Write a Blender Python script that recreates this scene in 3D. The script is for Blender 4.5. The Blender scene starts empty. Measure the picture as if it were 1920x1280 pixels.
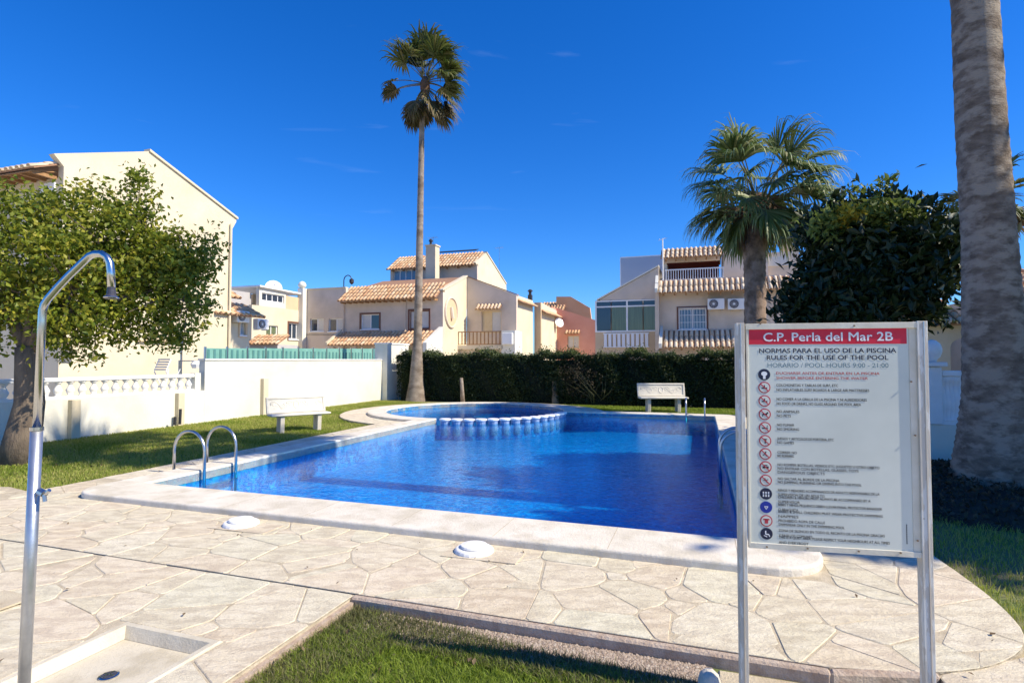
import bpy, math, random
import numpy as np
from math import sin, cos, tan, radians, pi, atan2, sqrt
from mathutils import Vector, Matrix

random.seed(7)
RNG = np.random.default_rng(11)
S = bpy.context.scene
COL = S.collection

# ------------------------------------------------------------------ camera
FPX = 1050.0                     # focal length in pixels of the 1920 px wide photograph
PITCH = math.atan(35 / 1050)
EYE = 1.6
cam = bpy.data.cameras.new('camera')
cam.sensor_width = 36
cam.lens = 36 * FPX / 1920
cam.clip_start = 0.05
cam.clip_end = 3000
co = bpy.data.objects.new('camera', cam)
COL.objects.link(co)
co.location = (0, 0, EYE)
co.rotation_euler = (pi / 2 + PITCH, 0, 0)
S.camera = co
S.view_settings.view_transform = 'Standard'
S.view_settings.look = 'None'
S.view_settings.gamma = 1
S.view_settings.use_curve_mapping = False
S.view_settings.exposure = 0.80
S.render.resolution_x, S.render.resolution_y = 1024, 682
S.cycles.max_bounces = 6
S.cycles.transparent_max_bounces = 16

# ------------------------------------------------------------------ sky and sun
SUN_AZ, SUN_EL = radians(109.5), radians(43)      # azimuth clockwise from +Y
w = bpy.data.worlds.new('World')
S.world = w
w.use_nodes = True
nt = w.node_tree
nt.nodes.clear()
sky = nt.nodes.new('ShaderNodeTexSky')
sky.sky_type = 'NISHITA'
sky.sun_disc = False
sky.sun_elevation = SUN_EL
sky.sun_rotation = SUN_AZ
sky.air_density = 1.0
sky.dust_density = 0.25
sky.ozone_density = 5.0
hs = nt.nodes.new('ShaderNodeHueSaturation')
hs.inputs['Saturation'].default_value = 1.32
bg = nt.nodes.new('ShaderNodeBackground')
bg.inputs[1].default_value = 0.105
wo = nt.nodes.new('ShaderNodeOutputWorld')
nt.links.new(sky.outputs[0], hs.inputs['Color'])
tn = nt.nodes.new('ShaderNodeMix')
tn.data_type = 'RGBA'
tn.blend_type = 'MULTIPLY'
tn.inputs[0].default_value = 1
tn.inputs[7].default_value = (.50, .74, 1.08, 1)
nt.links.new(hs.outputs[0], tn.inputs[6])
tc = nt.nodes.new('ShaderNodeTexCoord')
mpw = nt.nodes.new('ShaderNodeMapping')
mpw.inputs['Scale'].default_value = (1.2, 1.2, 7)
nw = nt.nodes.new('ShaderNodeTexNoise')
nw.inputs['Scale'].default_value = 3.2
nw.inputs['Detail'].default_value = 7
nw.inputs['Distortion'].default_value = .8
rw = nt.nodes.new('ShaderNodeValToRGB')
rw.color_ramp.elements[0].position = .66
rw.color_ramp.elements[1].position = .86
rw.color_ramp.elements[1].color = (.10, .10, .10, 1)
cw = nt.nodes.new('ShaderNodeMix')
cw.data_type = 'RGBA'
cw.inputs[7].default_value = (4.5, 5.6, 7.0, 1)
nt.links.new(tc.outputs['Generated'], mpw.inputs[0])
nt.links.new(mpw.outputs[0], nw.inputs[0])
nt.links.new(nw.outputs[0], rw.inputs[0])
nt.links.new(rw.outputs[0], cw.inputs[0])
nt.links.new(tn.outputs[2], cw.inputs[6])
nt.links.new(cw.outputs[2], bg.inputs[0])
nt.links.new(bg.outputs[0], wo.inputs[0])
sd = bpy.data.lights.new('sun', 'SUN')
sd.energy = 3.9
sd.angle = radians(0.55)
sd.color = (1.0, 0.90, 0.73)
so = bpy.data.objects.new('sun', sd)
COL.objects.link(so)
so.location = (30, -10, 30)
SUNV = Vector((sin(SUN_AZ) * cos(SUN_EL), cos(SUN_AZ) * cos(SUN_EL), sin(SUN_EL)))
so.rotation_euler = SUNV.to_track_quat('Z', 'Y').to_euler()

# ------------------------------------------------------------------ geometry of the place
GR = radians(18.6)                # the estate's grid is turned 18.6 degrees from the camera's heading
GM = Matrix.Rotation(-GR, 4, 'Z')
CG, SG = cos(GR), sin(GR)

def ray(px, py):
    u, v = (px - 960) / FPX, (640 - py) / FPX
    return Vector((u, cos(PITCH) - v * sin(PITCH), sin(PITCH) + v * cos(PITCH)))

def P(px, py, y):                 # point at distance y ahead
    d = ray(px, py)
    return Vector((0, 0, EYE)) + d * (y / d.y)

def G(px, py, z=0.0):             # point on the ground
    d = ray(px, py)
    return Vector((0, 0, EYE)) + d * ((z - EYE) / d.z)

def g2w(a, b, z=0.0):
    return Vector((a * CG + b * SG, -a * SG + b * CG, z))

def w2g(v):
    return (v[0] * CG - v[1] * SG, v[0] * SG + v[1] * CG, v[2] if len(v) > 2 else 0)

def Kb(px, py, b):                # on the plane b = const: returns (a, z)
    d = ray(px, py)
    t = b / (d.x * SG + d.y * CG)
    p = Vector((0, 0, EYE)) + d * t
    g = w2g(p)
    return g[0], g[2]

def Ka(px, py, a):                # on the plane a = const: returns (b, z)
    d = ray(px, py)
    t = a / (d.x * CG - d.y * SG)
    p = Vector((0, 0, EYE)) + d * t
    g = w2g(p)
    return g[1], g[2]

# ------------------------------------------------------------------ materials
MATS = {}

def M(name, c1, c2=None, scale=4.0, rough=0.85, bump=0.0, bscale=40.0, metal=0.0, rnd=None, spec=0.4,
      detail=5, c3=None, s3=0.7, w3=0.5, trans=0.0, stretch=None, coat=0.0):
    m = bpy.data.materials.new(name)
    m.use_nodes = True
    t = m.node_tree
    N, L = t.nodes, t.links
    bs = N['Principled BSDF']
    bs.inputs['Roughness'].default_value = rough
    bs.inputs['Metallic'].default_value = metal
    bs.inputs['Specular IOR Level'].default_value = spec
    if coat:
        bs.inputs['Coat Weight'].default_value = coat
    geo = N.new('ShaderNodeNewGeometry')
    vec = geo.outputs['Position']
    if stretch:
        mp = N.new('ShaderNodeMapping')
        mp.inputs['Scale'].default_value = stretch
        L.new(vec, mp.inputs['Vector'])
        vec = mp.outputs[0]
    def noise(sc, det=5, ro=0.6):
        n = N.new('ShaderNodeTexNoise')
        n.inputs['Scale'].default_value = sc
        n.inputs['Detail'].default_value = det
        n.inputs['Roughness'].default_value = ro
        L.new(vec, n.inputs['Vector'])
        return n.outputs['Fac']
    def ramp(fac, a, b, ca, cb):
        r = N.new('ShaderNodeValToRGB')
        r.color_ramp.elements[0].position = a
        r.color_ramp.elements[1].position = b
        r.color_ramp.elements[0].color = (*ca, 1)
        r.color_ramp.elements[1].color = (*cb, 1)
        L.new(fac, r.inputs[0])
        return r.outputs[0]
    col = None
    if c2 is not None:
        col = ramp(noise(scale, detail), 0.33, 0.67, c1, c2)
    else:
        bs.inputs['Base Color'].default_value = (*c1, 1)
    def mix(a, b, fac, mode='MIX'):
        x = N.new('ShaderNodeMix')
        x.data_type = 'RGBA'
        x.blend_type = mode
        if isinstance(fac, float):
            x.inputs[0].default_value = fac
        else:
            L.new(fac, x.inputs[0])
        for k, v in ((6, a), (7, b)):
            if isinstance(v, tuple):
                x.inputs[k].default_value = (*v, 1)
            else:
                L.new(v, x.inputs[k])
        return x.outputs[2]
    if c3 is not None:
        f = ramp(noise(s3, 4), 0.45, 0.45 + w3 * 0.4, (0, 0, 0), (1, 1, 1))
        col = mix(col if col is not None else c1, c3, f)
    if rnd is not None:          # per-piece variation: list of colours
        at = N.new('ShaderNodeAttribute')
        at.attribute_name = 'rnd'
        oi = N.new('ShaderNodeObjectInfo')
        ad = N.new('ShaderNodeMath')
        ad.operation = 'ADD'
        L.new(at.outputs['Fac'], ad.inputs[0])
        L.new(oi.outputs['Random'], ad.inputs[1])
        fr = N.new('ShaderNodeMath')
        fr.operation = 'FRACT'
        L.new(ad.outputs[0], fr.inputs[0])
        r = N.new('ShaderNodeValToRGB')
        el = r.color_ramp.elements
        while len(el) < len(rnd[1]):
            el.new(0.5)
        for k, cc in enumerate(rnd[1]):
            el[k].position = k / (len(rnd[1]) - 1)
            el[k].color = (*cc, 1)
        L.new(fr.outputs[0], r.inputs[0])
        col = mix(col if col is not None else c1, r.outputs[0], float(rnd[0]))
    if col is not None:
        L.new(col, bs.inputs['Base Color'])
    if bump:
        b = N.new('ShaderNodeBump')
        b.inputs['Strength'].default_value = bump
        b.inputs['Distance'].default_value = 0.02
        L.new(noise(bscale, 6, 0.65), b.inputs['Height'])
        L.new(b.outputs[0], bs.inputs['Normal'])
    if trans:
        tr = N.new('ShaderNodeBsdfTranslucent')
        if col is not None:
            L.new(col, tr.inputs['Color'])
        else:
            tr.inputs['Color'].default_value = (*c1, 1)
        ms = N.new('ShaderNodeMixShader')
        ms.inputs[0].default_value = trans
        L.new(bs.outputs[0], ms.inputs[1])
        L.new(tr.outputs[0], ms.inputs[2])
        L.new(ms.outputs[0], N['Material Output'].inputs[0])
    MATS[name] = m
    return m

M('lawn_soil', (.11, .15, .035), (.17, .20, .06), 3, .95, .6, 60, c3=(.20, .18, .09), s3=.9, w3=.3)
M('grass_blade', (.07, .13, .018), None, rough=.6, rnd=(1.0, [(.17, .24, .022), (.26, .35, .035), (.34, .42, .06), (.52, .47, .16), (.31, .39, .05), (.17, .24, .022)]), trans=.45)
M('dry_blade', (.2, .17, .08), None, rough=.7, rnd=(1.0, [(.14, .15, .04), (.24, .20, .10), (.11, .14, .03), (.28, .24, .13)]), trans=.3)
M('gravel', (.26, .20, .15), (.38, .30, .23), 45, .95, 1.0, 90)
M('pebble', (.4, .34, .27), None, rough=.9, rnd=(1, [(.24, .18, .14), (.42, .34, .27), (.33, .25, .19), (.48, .42, .34)]))
M('grout', (.44, .37, .255), (.62, .535, .39), 9, .95, .6, 80)
M('paving', (.66, .575, .39), (.78, .70, .53), 4.5, .8, .7, 30, stretch=(1, 2.2, 1), rnd=(.38, [(.70, .62, .46), (.60, .55, .40), (.74, .60, .46), (.66, .66, .50), (.62, .48, .34), (.74, .69, .55)]), c3=(.52, .44, .31), s3=5.5, w3=.35)
M('coping', (.70, .64, .52), (.78, .72, .61), 1.6, .75, .4, 40, c3=(.60, .54, .42), s3=3.5, w3=.5)
M('kerb_face', (.40, .29, .21), (.56, .46, .36), 12, .95, .8, 50)
M('slab_sand', (.56, .48, .33), (.66, .58, .42), 5, .9, .6, 60, c3=(.45, .36, .24), s3=2.5, w3=.5)
M('lane_paving', (.52, .46, .37), (.60, .54, .44), 2, .9, .3, 30)
M('tray', (.60, .54, .41), (.68, .62, .49), 3, .65, .3, 60, c3=(.50, .44, .32), s3=3, w3=.4)
M('white_wall', (.72, .70, .60), (.76, .74, .65), .8, .9, .35, 30, c3=(.66, .61, .49), s3=.5, w3=.7)
M('cream_wall', (.66, .575, .41), (.71, .625, .46), .7, .9, .35, 25, c3=(.58, .50, .35), s3=.45, w3=.7)
M('beige_wall', (.67, .56, .44), (.73, .61, .49), .6, .9, .35, 25, c3=(.51, .43, .33), s3=.4, w3=.7)
M('ochre_wall', (.63, .46, .28), (.68, .51, .32), .7, .9, .3, 25)
M('pink_wall', (.66, .30, .21), (.72, .35, .25), .9, .9, .3, 25)
M('orange_wall', (.72, .38, .19), (.76, .43, .24), .9, .9, .3, 25)
M('grey_wall', (.42, .40, .38), (.48, .46, .44), .9, .9, .3, 25)
TILES = [(.62, .34, .16), (.70, .47, .27), (.52, .25, .12), (.74, .56, .36), (.66, .40, .20), (.78, .64, .46)]
M('roof_tile', (.62, .38, .2), (.72, .50, .30), 3, .85, .5, 20, rnd=(.7, TILES))
M('roof_tile_pale', (.72, .56, .38), (.76, .62, .44), 3, .85, .5, 20, rnd=(.6, [(.75, .60, .42), (.62, .42, .25), (.80, .70, .54), (.70, .50, .32)]))
M('tile_bed', (.30, .16, .09), (.38, .22, .13), 4, .95)
M('wood_beam', (.32, .17, .07), (.42, .24, .11), 6, .8, .4, 30)
M('white_paint', (.80, .80, .79), (.84, .84, .83), 2, .45, .05, 30)
M('white_stone', (.76, .75, .72), (.82, .81, .78), 5, .8, .3, 60)
M('concrete', (.58, .53, .44), (.68, .63, .53), 4, .9, .5, 60)
M('bench_stone', (.66, .62, .52), (.74, .70, .60), 5, .85, .4, 70)
M('post_metal', (.64, .63, .57), (.70, .69, .63), 5, .65, .12, 60, c3=(.55, .51, .43), s3=9, w3=.12, stretch=(3, 3, .7))
M('steel', (.62, .62, .60), None, rough=.22, metal=1)
M('steel_dull', (.52, .52, .54), (.6, .6, .61), 8, .28, metal=1)
M('galvanised', (.45, .47, .50), (.55, .57, .60), 18, .38, metal=.85, bump=.05)
M('black_metal', (.03, .03, .035), None, rough=.5)
M('dark_plastic', (.05, .05, .07), None, rough=.4)
M('white_plastic', (.82, .82, .80), None, rough=.35)
M('pier_tile', (.10, .17, .36), (.34, .43, .60), 30, .35)
M('screw', (.25, .17, .10), None, rough=.6, metal=.4)
M('glass_dark', (.03, .045, .07), None, rough=.06, spec=.9)
M('glass_green', (.10, .13, .07), (.16, .19, .10), 2, .12, spec=.8, stretch=(6, 6, .3))
M('glass_blue', (.10, .17, .26), (.16, .24, .33), 1, .08, spec=.9)
M('dark_void', (.02, .017, .015), None, rough=.9)
M('maroon', (.11, .018, .012), None, rough=.8)
M('shutter', (.60, .58, .52), (.66, .64, .58), 3, .7)
M('brown_frame', (.16, .07, .045), None, rough=.6)
M('yellow_door', (.66, .52, .30), (.72, .58, .36), 4, .7)
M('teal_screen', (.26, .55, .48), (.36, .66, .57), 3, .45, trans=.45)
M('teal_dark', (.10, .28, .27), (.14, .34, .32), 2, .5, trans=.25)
M('frosted', (.55, .60, .66), None, rough=.4, trans=.3)
M('red_print', (.60, .012, .03), (.66, .02, .05), 9, .4)
M('navy_print', (.012, .018, .05), None, rough=.5)
M('black_print', (.02, .02, .028), None, rough=.5)
M('teal_print', (.10, .20, .25), None, rough=.5)
M('redline_print', (.50, .04, .06), None, rough=.5)
M('blue_print', (.01, .03, .30), None, rough=.5)
M('panel_white', (.62, .65, .57), (.67, .70, .62), 1.5, .25, spec=.6, c3=(.57, .60, .53), s3=2, w3=.6)
M('panel_border', (.62, .57, .44), (.72, .68, .56), 8, .6, .1, 60)
M('bark', (.13, .10, .075), (.22, .17, .12), 9, .95, 1.0, 30, stretch=(1, 1, .35))
M('palm_bark', (.24, .195, .15), (.37, .31, .25), 3.0, .95, .9, 28, c3=(.17, .13, .095), s3=2.2, w3=.5, stretch=(1, 1, 1.6))
M('palm_bark_near', (.12, .09, .065), (.25, .20, .155), 5.5, .95, 1.0, 22, c3=(.33, .28, .22), s3=3.5, w3=.35, stretch=(1.2, 1.2, 2.3))
M('palm_bark_dark', (.24, .16, .11), (.36, .26, .19), 5, .95, 1.0, 28, c3=(.12, .08, .05), s3=3, w3=.5)
M('husk', (.10, .055, .03), (.17, .10, .055), 8, .95, .8, 30)
M('frond_green', (.05, .085, .02), None, rough=.5, rnd=(1, [(.05, .08, .015), (.10, .13, .025), (.15, .17, .04), (.06, .09, .02), (.20, .18, .06)]), trans=.3)
M('frond_mixed', (.10, .09, .03), None, rough=.6, rnd=(1, [(.07, .085, .02), (.16, .12, .05), (.10, .10, .03), (.20, .15, .08), (.05, .05, .02)]), trans=.25)
M('frond_pale', (.09, .12, .06), None, rough=.45, rnd=(1, [(.08, .14, .035), (.16, .22, .07), (.25, .30, .12), (.10, .16, .04), (.36, .34, .16)]), trans=.3)
M('frond_dry', (.16, .10, .05), None, rough=.7, rnd=(1, [(.14, .085, .04), (.24, .17, .09), (.10, .055, .03)]), trans=.25)
M('petiole', (.13, .12, .05), None, rough=.5)
M('leaf_olive', (.09, .12, .02), None, rough=.5, rnd=(1, [(.07, .12, .014), (.17, .23, .022), (.28, .31, .03), (.09, .15, .014), (.44, .40, .045), (.21, .26, .025)]), trans=.4)
M('leaf_dark', (.02, .035, .01), None, rough=.42, rnd=(1, [(.012, .028, .008), (.022, .045, .012), (.016, .032, .010), (.04, .06, .015)]), trans=.12, spec=.35)
M('leaf_bright', (.12, .19, .04), None, rough=.5, rnd=(1, [(.10, .17, .03), (.22, .27, .06), (.16, .22, .04), (.36, .30, .03)]), trans=.35)
M('leaf_yellow', (.5, .36, .02), None, rough=.5, rnd=(1, [(.55, .36, .02), (.62, .48, .05), (.40, .34, .03)]), trans=.35)
M('leaf_hedge_top_lit', (.08, .11, .03), None, rough=.5, rnd=(1, [(.06, .10, .02), (.11, .15, .035), (.15, .17, .05), (.07, .09, .025)]), trans=.3)
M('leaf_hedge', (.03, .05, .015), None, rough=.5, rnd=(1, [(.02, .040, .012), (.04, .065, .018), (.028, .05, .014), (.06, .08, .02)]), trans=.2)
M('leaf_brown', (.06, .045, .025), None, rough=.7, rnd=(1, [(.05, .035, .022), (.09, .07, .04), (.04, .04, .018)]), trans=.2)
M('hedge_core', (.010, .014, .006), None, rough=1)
M('dark_soil', (.045, .032, .022), (.08, .06, .042), 6, .95, 1.0, 18)
M('earth', (.10, .075, .05), (.16, .12, .08), 4, .95, .8, 30)
M('rock', (.06, .05, .038), (.11, .09, .07), 5, .95, .9, 14)

def mosaic(name, base, light):
    m = bpy.data.materials.new(name)
    m.use_nodes = True
    N, L = m.node_tree.nodes, m.node_tree.links
    bs = N['Principled BSDF']
    geo = N.new('ShaderNodeNewGeometry')
    vo = N.new('ShaderNodeTexVoronoi')
    vo.distance = 'CHEBYCHEV'
    vo.inputs['Scale'].default_value = 22
    vo.inputs['Randomness'].default_value = 0.15
    L.new(geo.outputs['Position'], vo.inputs['Vector'])
    r = N.new('ShaderNodeValToRGB')
    r.color_ramp.elements[0].color = (*base, 1)
    r.color_ramp.elements[1].color = (*light, 1)
    L.new(vo.outputs['Color'], r.inputs[0])
    # mottled blues put the water's speckle of light and dark into the tile colour
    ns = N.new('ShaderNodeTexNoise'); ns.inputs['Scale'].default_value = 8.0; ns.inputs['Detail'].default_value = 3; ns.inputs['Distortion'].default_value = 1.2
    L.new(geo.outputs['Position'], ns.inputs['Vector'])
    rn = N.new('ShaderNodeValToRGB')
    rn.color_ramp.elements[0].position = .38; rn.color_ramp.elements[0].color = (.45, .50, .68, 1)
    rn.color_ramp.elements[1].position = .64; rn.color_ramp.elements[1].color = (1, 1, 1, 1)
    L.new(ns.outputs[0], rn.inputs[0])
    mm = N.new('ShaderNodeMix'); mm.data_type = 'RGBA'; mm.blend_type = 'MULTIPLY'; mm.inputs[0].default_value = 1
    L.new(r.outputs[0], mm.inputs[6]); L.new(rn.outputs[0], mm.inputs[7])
    L.new(mm.outputs[2], bs.inputs['Base Color'])
    bs.inputs['Roughness'].default_value = .3
    MATS[name] = m
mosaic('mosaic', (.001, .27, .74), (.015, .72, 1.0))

def water_material():
    m = bpy.data.materials.new('water')
    m.use_nodes = True
    N, L = m.node_tree.nodes, m.node_tree.links
    N.remove(N['Principled BSDF'])
    geo = N.new('ShaderNodeNewGeometry')
    mp = N.new('ShaderNodeMapping')
    mp.inputs['Rotation'].default_value = (0, 0, .5)
    mp.inputs['Scale'].default_value = (1, 1.25, 1)
    L.new(geo.outputs['Position'], mp.inputs[0])
    n1 = N.new('ShaderNodeTexNoise'); n1.inputs['Scale'].default_value = 13; n1.inputs['Detail'].default_value = 4; n1.inputs['Distortion'].default_value = .6
    n2 = N.new('ShaderNodeTexNoise'); n2.inputs['Scale'].default_value = 1.6; n2.inputs['Detail'].default_value = 2
    L.new(mp.outputs[0], n1.inputs[0]); L.new(mp.outputs[0], n2.inputs[0])
    ma = N.new('ShaderNodeMath'); ma.operation = 'MULTIPLY_ADD'; ma.inputs[1].default_value = 1.2
    L.new(n2.outputs[0], ma.inputs[0]); L.new(n1.outputs[0], ma.inputs[2])
    b = N.new('ShaderNodeBump'); b.inputs['Strength'].default_value = .55; b.inputs['Distance'].default_value = .009
    L.new(ma.outputs[0], b.inputs['Height'])
    fr = N.new('ShaderNodeFresnel'); fr.inputs[0].default_value = 1.30
    L.new(b.outputs[0], fr.inputs['Normal'])
    tr = N.new('ShaderNodeBsdfTransparent'); tr.inputs[0].default_value = (.12, .80, .98, 1)
    gl = N.new('ShaderNodeBsdfGlossy'); gl.inputs['Roughness'].default_value = .03; gl.inputs['Color'].default_value = (.72, .92, 1, 1)
    L.new(b.outputs[0], gl.inputs['Normal'])
    mx = N.new('ShaderNodeMixShader')
    L.new(fr.outputs[0], mx.inputs[0]); L.new(tr.outputs[0], mx.inputs[1]); L.new(gl.outputs[0], mx.inputs[2])
    L.new(mx.outputs[0], N['Material Output'].inputs[0])
    MATS['water'] = m
water_material()

# ------------------------------------------------------------------ mesh builder and object helpers
class MB:
    def __init__(s):
        s.v, s.f, s.r, s.mi = [], [], [], []
    def add(s, vs, fs, r=0.0, mi=0):
        n = len(s.v)
        s.v.extend([tuple(p) for p in vs])
        for f in fs:
            s.f.append([i + n for i in f]); s.r.append(r); s.mi.append(mi)
    def box(s, x0, x1, y0, y1, z0, z1, r=0.0, mi=0, mat=None):
        x0, x1 = min(x0, x1), max(x0, x1); y0, y1 = min(y0, y1), max(y0, y1); z0, z1 = min(z0, z1), max(z0, z1)
        vs = [(x0, y0, z0), (x1, y0, z0), (x1, y1, z0), (x0, y1, z0), (x0, y0, z1), (x1, y0, z1), (x1, y1, z1), (x0, y1, z1)]
        if mat is not None:
            vs = [mat @ Vector(p) for p in vs]
        s.add(vs, [(3, 2, 1, 0), (4, 5, 6, 7), (0, 1, 5, 4), (1, 2, 6, 5), (2, 3, 7, 6), (3, 0, 4, 7)], r, mi)
        return s
    def prism(s, poly, z0, z1, r=0.0, mi=0):      # poly: ccw xy points, vertical extrusion
        n = len(poly)
        vs = [(p[0], p[1], z0) for p in poly] + [(p[0], p[1], z1) for p in poly]
        fs = [list(range(n))[::-1], list(range(n, 2 * n))] + [(i, (i + 1) % n, n + (i + 1) % n, n + i) for i in range(n)]
        s.add(vs, fs, r, mi)
        return s
    def slab(s, pts, vec, r=0.0, mi=0):           # any planar polygon pushed along vec
        n = len(pts)
        vec = Vector(vec)
        vs = [Vector(p) for p in pts] + [Vector(p) + vec for p in pts]
        fs = [list(range(n))[::-1], list(range(n, 2 * n))] + [(i, (i + 1) % n, n + (i + 1) % n, n + i) for i in range(n)]
        s.add(vs, fs, r, mi)
        return s
    def tube(s, pts, rad, n=8, r=0.0, mi=0, cap=True):
        pts = [Vector(p) for p in pts]
        rad = rad if isinstance(rad, (list, tuple)) else [rad] * len(pts)
        rings = []
        up = None
        for i, p in enumerate(pts):
            d = (pts[min(i + 1, len(pts) - 1)] - pts[max(i - 1, 0)]).normalized()
            if up is None:
                up = d.orthogonal().normalized()
            up = (up - d * up.dot(d))
            up = up.normalized() if up.length > 1e-6 else d.orthogonal().normalized()
            sd_ = d.cross(up)
            rings.append([p + (up * cos(2 * pi * k / n) + sd_ * sin(2 * pi * k / n)) * rad[i] for k in range(n)])
        vs = [q for rg in rings for q in rg]
        fs = []
        for i in range(len(pts) - 1):
            for k in range(n):
                fs.append((i * n + k, i * n + (k + 1) % n, (i + 1) * n + (k + 1) % n, (i + 1) * n + k))
        if cap:
            fs.append(list(range(n))[::-1]); fs.append([(len(pts) - 1) * n + k for k in range(n)])
        s.add(vs, fs, r, mi)
        return s
    def lathe(s, prof, n=10, c=(0, 0, 0), r=0.0, mi=0):     # prof: (radius, z) bottom to top
        vs = [(c[0] + q[0] * cos(2 * pi * k / n), c[1] + q[0] * sin(2 * pi * k / n), c[2] + q[1]) for q in prof for k in range(n)]
        fs = [(i * n + k, i * n + (k + 1) % n, (i + 1) * n + (k + 1) % n, (i + 1) * n + k) for i in range(len(prof) - 1) for k in range(n)]
        fs.append(list(range(n))[::-1]); fs.append([(len(prof) - 1) * n + k for k in range(n)])
        s.add(vs, fs, r, mi)
        return s

def wm(o):
    m = Matrix.Identity(4)
    while o is not None:
        m = o.matrix_basis @ m
        o = o.parent
    return m

def setp(o, label=None, cat=None, group=None, kind=None):
    if label: o['label'] = label
    if cat: o['category'] = cat
    if group: o['group'] = group
    if kind: o['kind'] = kind
    return o

def thing(name, label, cat, loc=(0, 0, 0), rotz=0.0, group=None):
    o = bpy.data.objects.new(name, None)
    o.empty_display_size = .3
    COL.objects.link(o)
    o.location = loc
    o.rotation_euler = (0, 0, rotz)
    return setp(o, label, cat, group)

def gthing(name, label, cat, a, b, z=0.0, group=None):
    return thing(name, label, cat, g2w(a, b, z), -GR, group)

def build(name, mb, mat, parent=None, space='world', smooth=False, loc=None, bevel=0.0, seg=1):
    """space: world / grid / local (already in the parent's own frame)"""
    me = bpy.data.meshes.new(name)
    vs = [Vector(p) for p in mb.v]
    if space == 'grid':
        vs = [GM @ p for p in vs]
    if parent is not None and space != 'local':
        inv = wm(parent).inverted()
        vs = [inv @ p for p in vs]
    o = None
    if parent is None and loc is not None:
        l = Vector(loc)
        vs = [p - l for p in vs]
    me.from_pydata([tuple(p) for p in vs], [], mb.f)
    mats = mat if isinstance(mat, (list, tuple)) else [mat]
    for m_ in mats:
        me.materials.append(MATS[m_])
    if any(mb.mi):
        me.polygons.foreach_set('material_index', mb.mi)
    if any(mb.r):
        at = me.attributes.new('rnd', 'FLOAT', 'FACE')
        at.data.foreach_set('value', mb.r)
    if smooth:
        me.polygons.foreach_set('use_smooth', [True] * len(mb.f))
    me.update()
    o = bpy.data.objects.new(name, me)
    COL.objects.link(o)
    if parent is not None:
        o.parent = parent
    elif loc is not None:
        o.location = loc
    if bevel:
        md = o.modifiers.new('bevel', 'BEVEL')
        md.width = bevel; md.segments = seg; md.limit_method = 'ANGLE'; md.angle_limit = radians(35)
    return o

def npmesh(name, verts, faces, mat, rnd=None, parent=None, smooth=False):
    """verts (n,3) world, faces (m,k) with constant k; fast"""
    verts = np.asarray(verts, dtype=np.float32)
    if parent is not None:
        inv = np.array(wm(parent).inverted(), dtype=np.float32)
        verts = verts @ inv[:3, :3].T + inv[:3, 3]
    faces = np.asarray(faces, dtype=np.int32)
    m_, k = faces.shape
    me = bpy.data.meshes.new(name)
    me.vertices.add(len(verts)); me.vertices.foreach_set('co', verts.ravel())
    me.loops.add(m_ * k); me.loops.foreach_set('vertex_index', faces.ravel())
    me.polygons.add(m_)
    me.polygons.foreach_set('loop_start', np.arange(0, m_ * k, k, dtype=np.int32))
    me.polygons.foreach_set('loop_total', np.full(m_, k, dtype=np.int32))
    me.materials.append(MATS[mat])
    if rnd is not None:
        at = me.attributes.new('rnd', 'FLOAT', 'FACE')
        at.data.foreach_set('value', np.asarray(rnd, dtype=np.float32))
    if smooth:
        me.polygons.foreach_set('use_smooth', np.ones(m_, dtype=bool))
    me.update(calc_edges=True)
    o = bpy.data.objects.new(name, me)
    COL.objects.link(o)
    if parent is not None:
        o.parent = parent
    return o

def shade_smooth_angle(o):
    return o

# leaf cloud: centres (n,3), sizes (n,), random orientation; each leaf is a folded diamond of two triangles
def leaf_arrays(c, size, up_bias=0.3, aspect=.5, droop=0.0, curl=.25):
    n = len(c)
    d = RNG.normal(size=(n, 3)); d[:, 2] -= droop
    d /= np.linalg.norm(d, axis=1)[:, None]
    nn = RNG.normal(size=(n, 3)); nn[:, 2] += up_bias * 3
    s = np.cross(d, nn); s /= (np.linalg.norm(s, axis=1)[:, None] + 1e-9)
    u = np.cross(s, d)
    sz = size[:, None]
    v0 = c - d * sz * .5
    v1 = c + s * sz * aspect * .5 + u * sz * curl * .3
    v2 = c + d * sz * .5 - u * sz * curl * .3
    v3 = c - s * sz * aspect * .5 + u * sz * curl * .3
    V = np.stack([v0, v1, v2, v3], 1).reshape(-1, 3)
    b = np.arange(n)[:, None] * 4
    Fc = np.concatenate([b + np.array([[0, 1, 2]]), b + np.array([[0, 2, 3]])], 1).reshape(-1, 3)
    return V, Fc

def leaf_cloud(name, c, size, mat, parent=None, shade=None, **k):
    V, Fc = leaf_arrays(c, size, **k)
    r = RNG.random(len(c)) if shade is None else shade
    return npmesh(name, V, Fc, mat, np.repeat(r, 2), parent)

def blob_points(blobs, n_clump, per, clump_r, hollow=.55, flat=1.0):
    """clumps near the surface of ellipsoid blobs; blobs: (centre, (rx,ry,rz))"""
    vol = np.array([b[1][0] * b[1][1] * b[1][2] for b in blobs]) ** (2 / 3)
    pr = vol / vol.sum()
    ids = RNG.choice(len(blobs), n_clump, p=pr)
    C = np.array([list(b[0]) for b in blobs])[ids]
    R = np.array([list(b[1]) for b in blobs])[ids]
    d = RNG.normal(size=(n_clump, 3)); d /= np.linalg.norm(d, axis=1)[:, None]
    rr = hollow + (1.06 - hollow) * RNG.random(n_clump) ** .7
    cl = C + d * R * rr[:, None]
    sh = RNG.random(n_clump)
    sc = .6 + .8 * RNG.random(n_clump)
    pts = np.repeat(cl, per, 0) + RNG.normal(size=(n_clump * per, 3)) * clump_r * np.repeat(sc, per)[:, None] * np.array([1, 1, flat])
    shade = np.clip(np.repeat(sh, per) * .6 + RNG.random(n_clump * per) * .4, 0, .999)
    return pts, shade, cl

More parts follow.
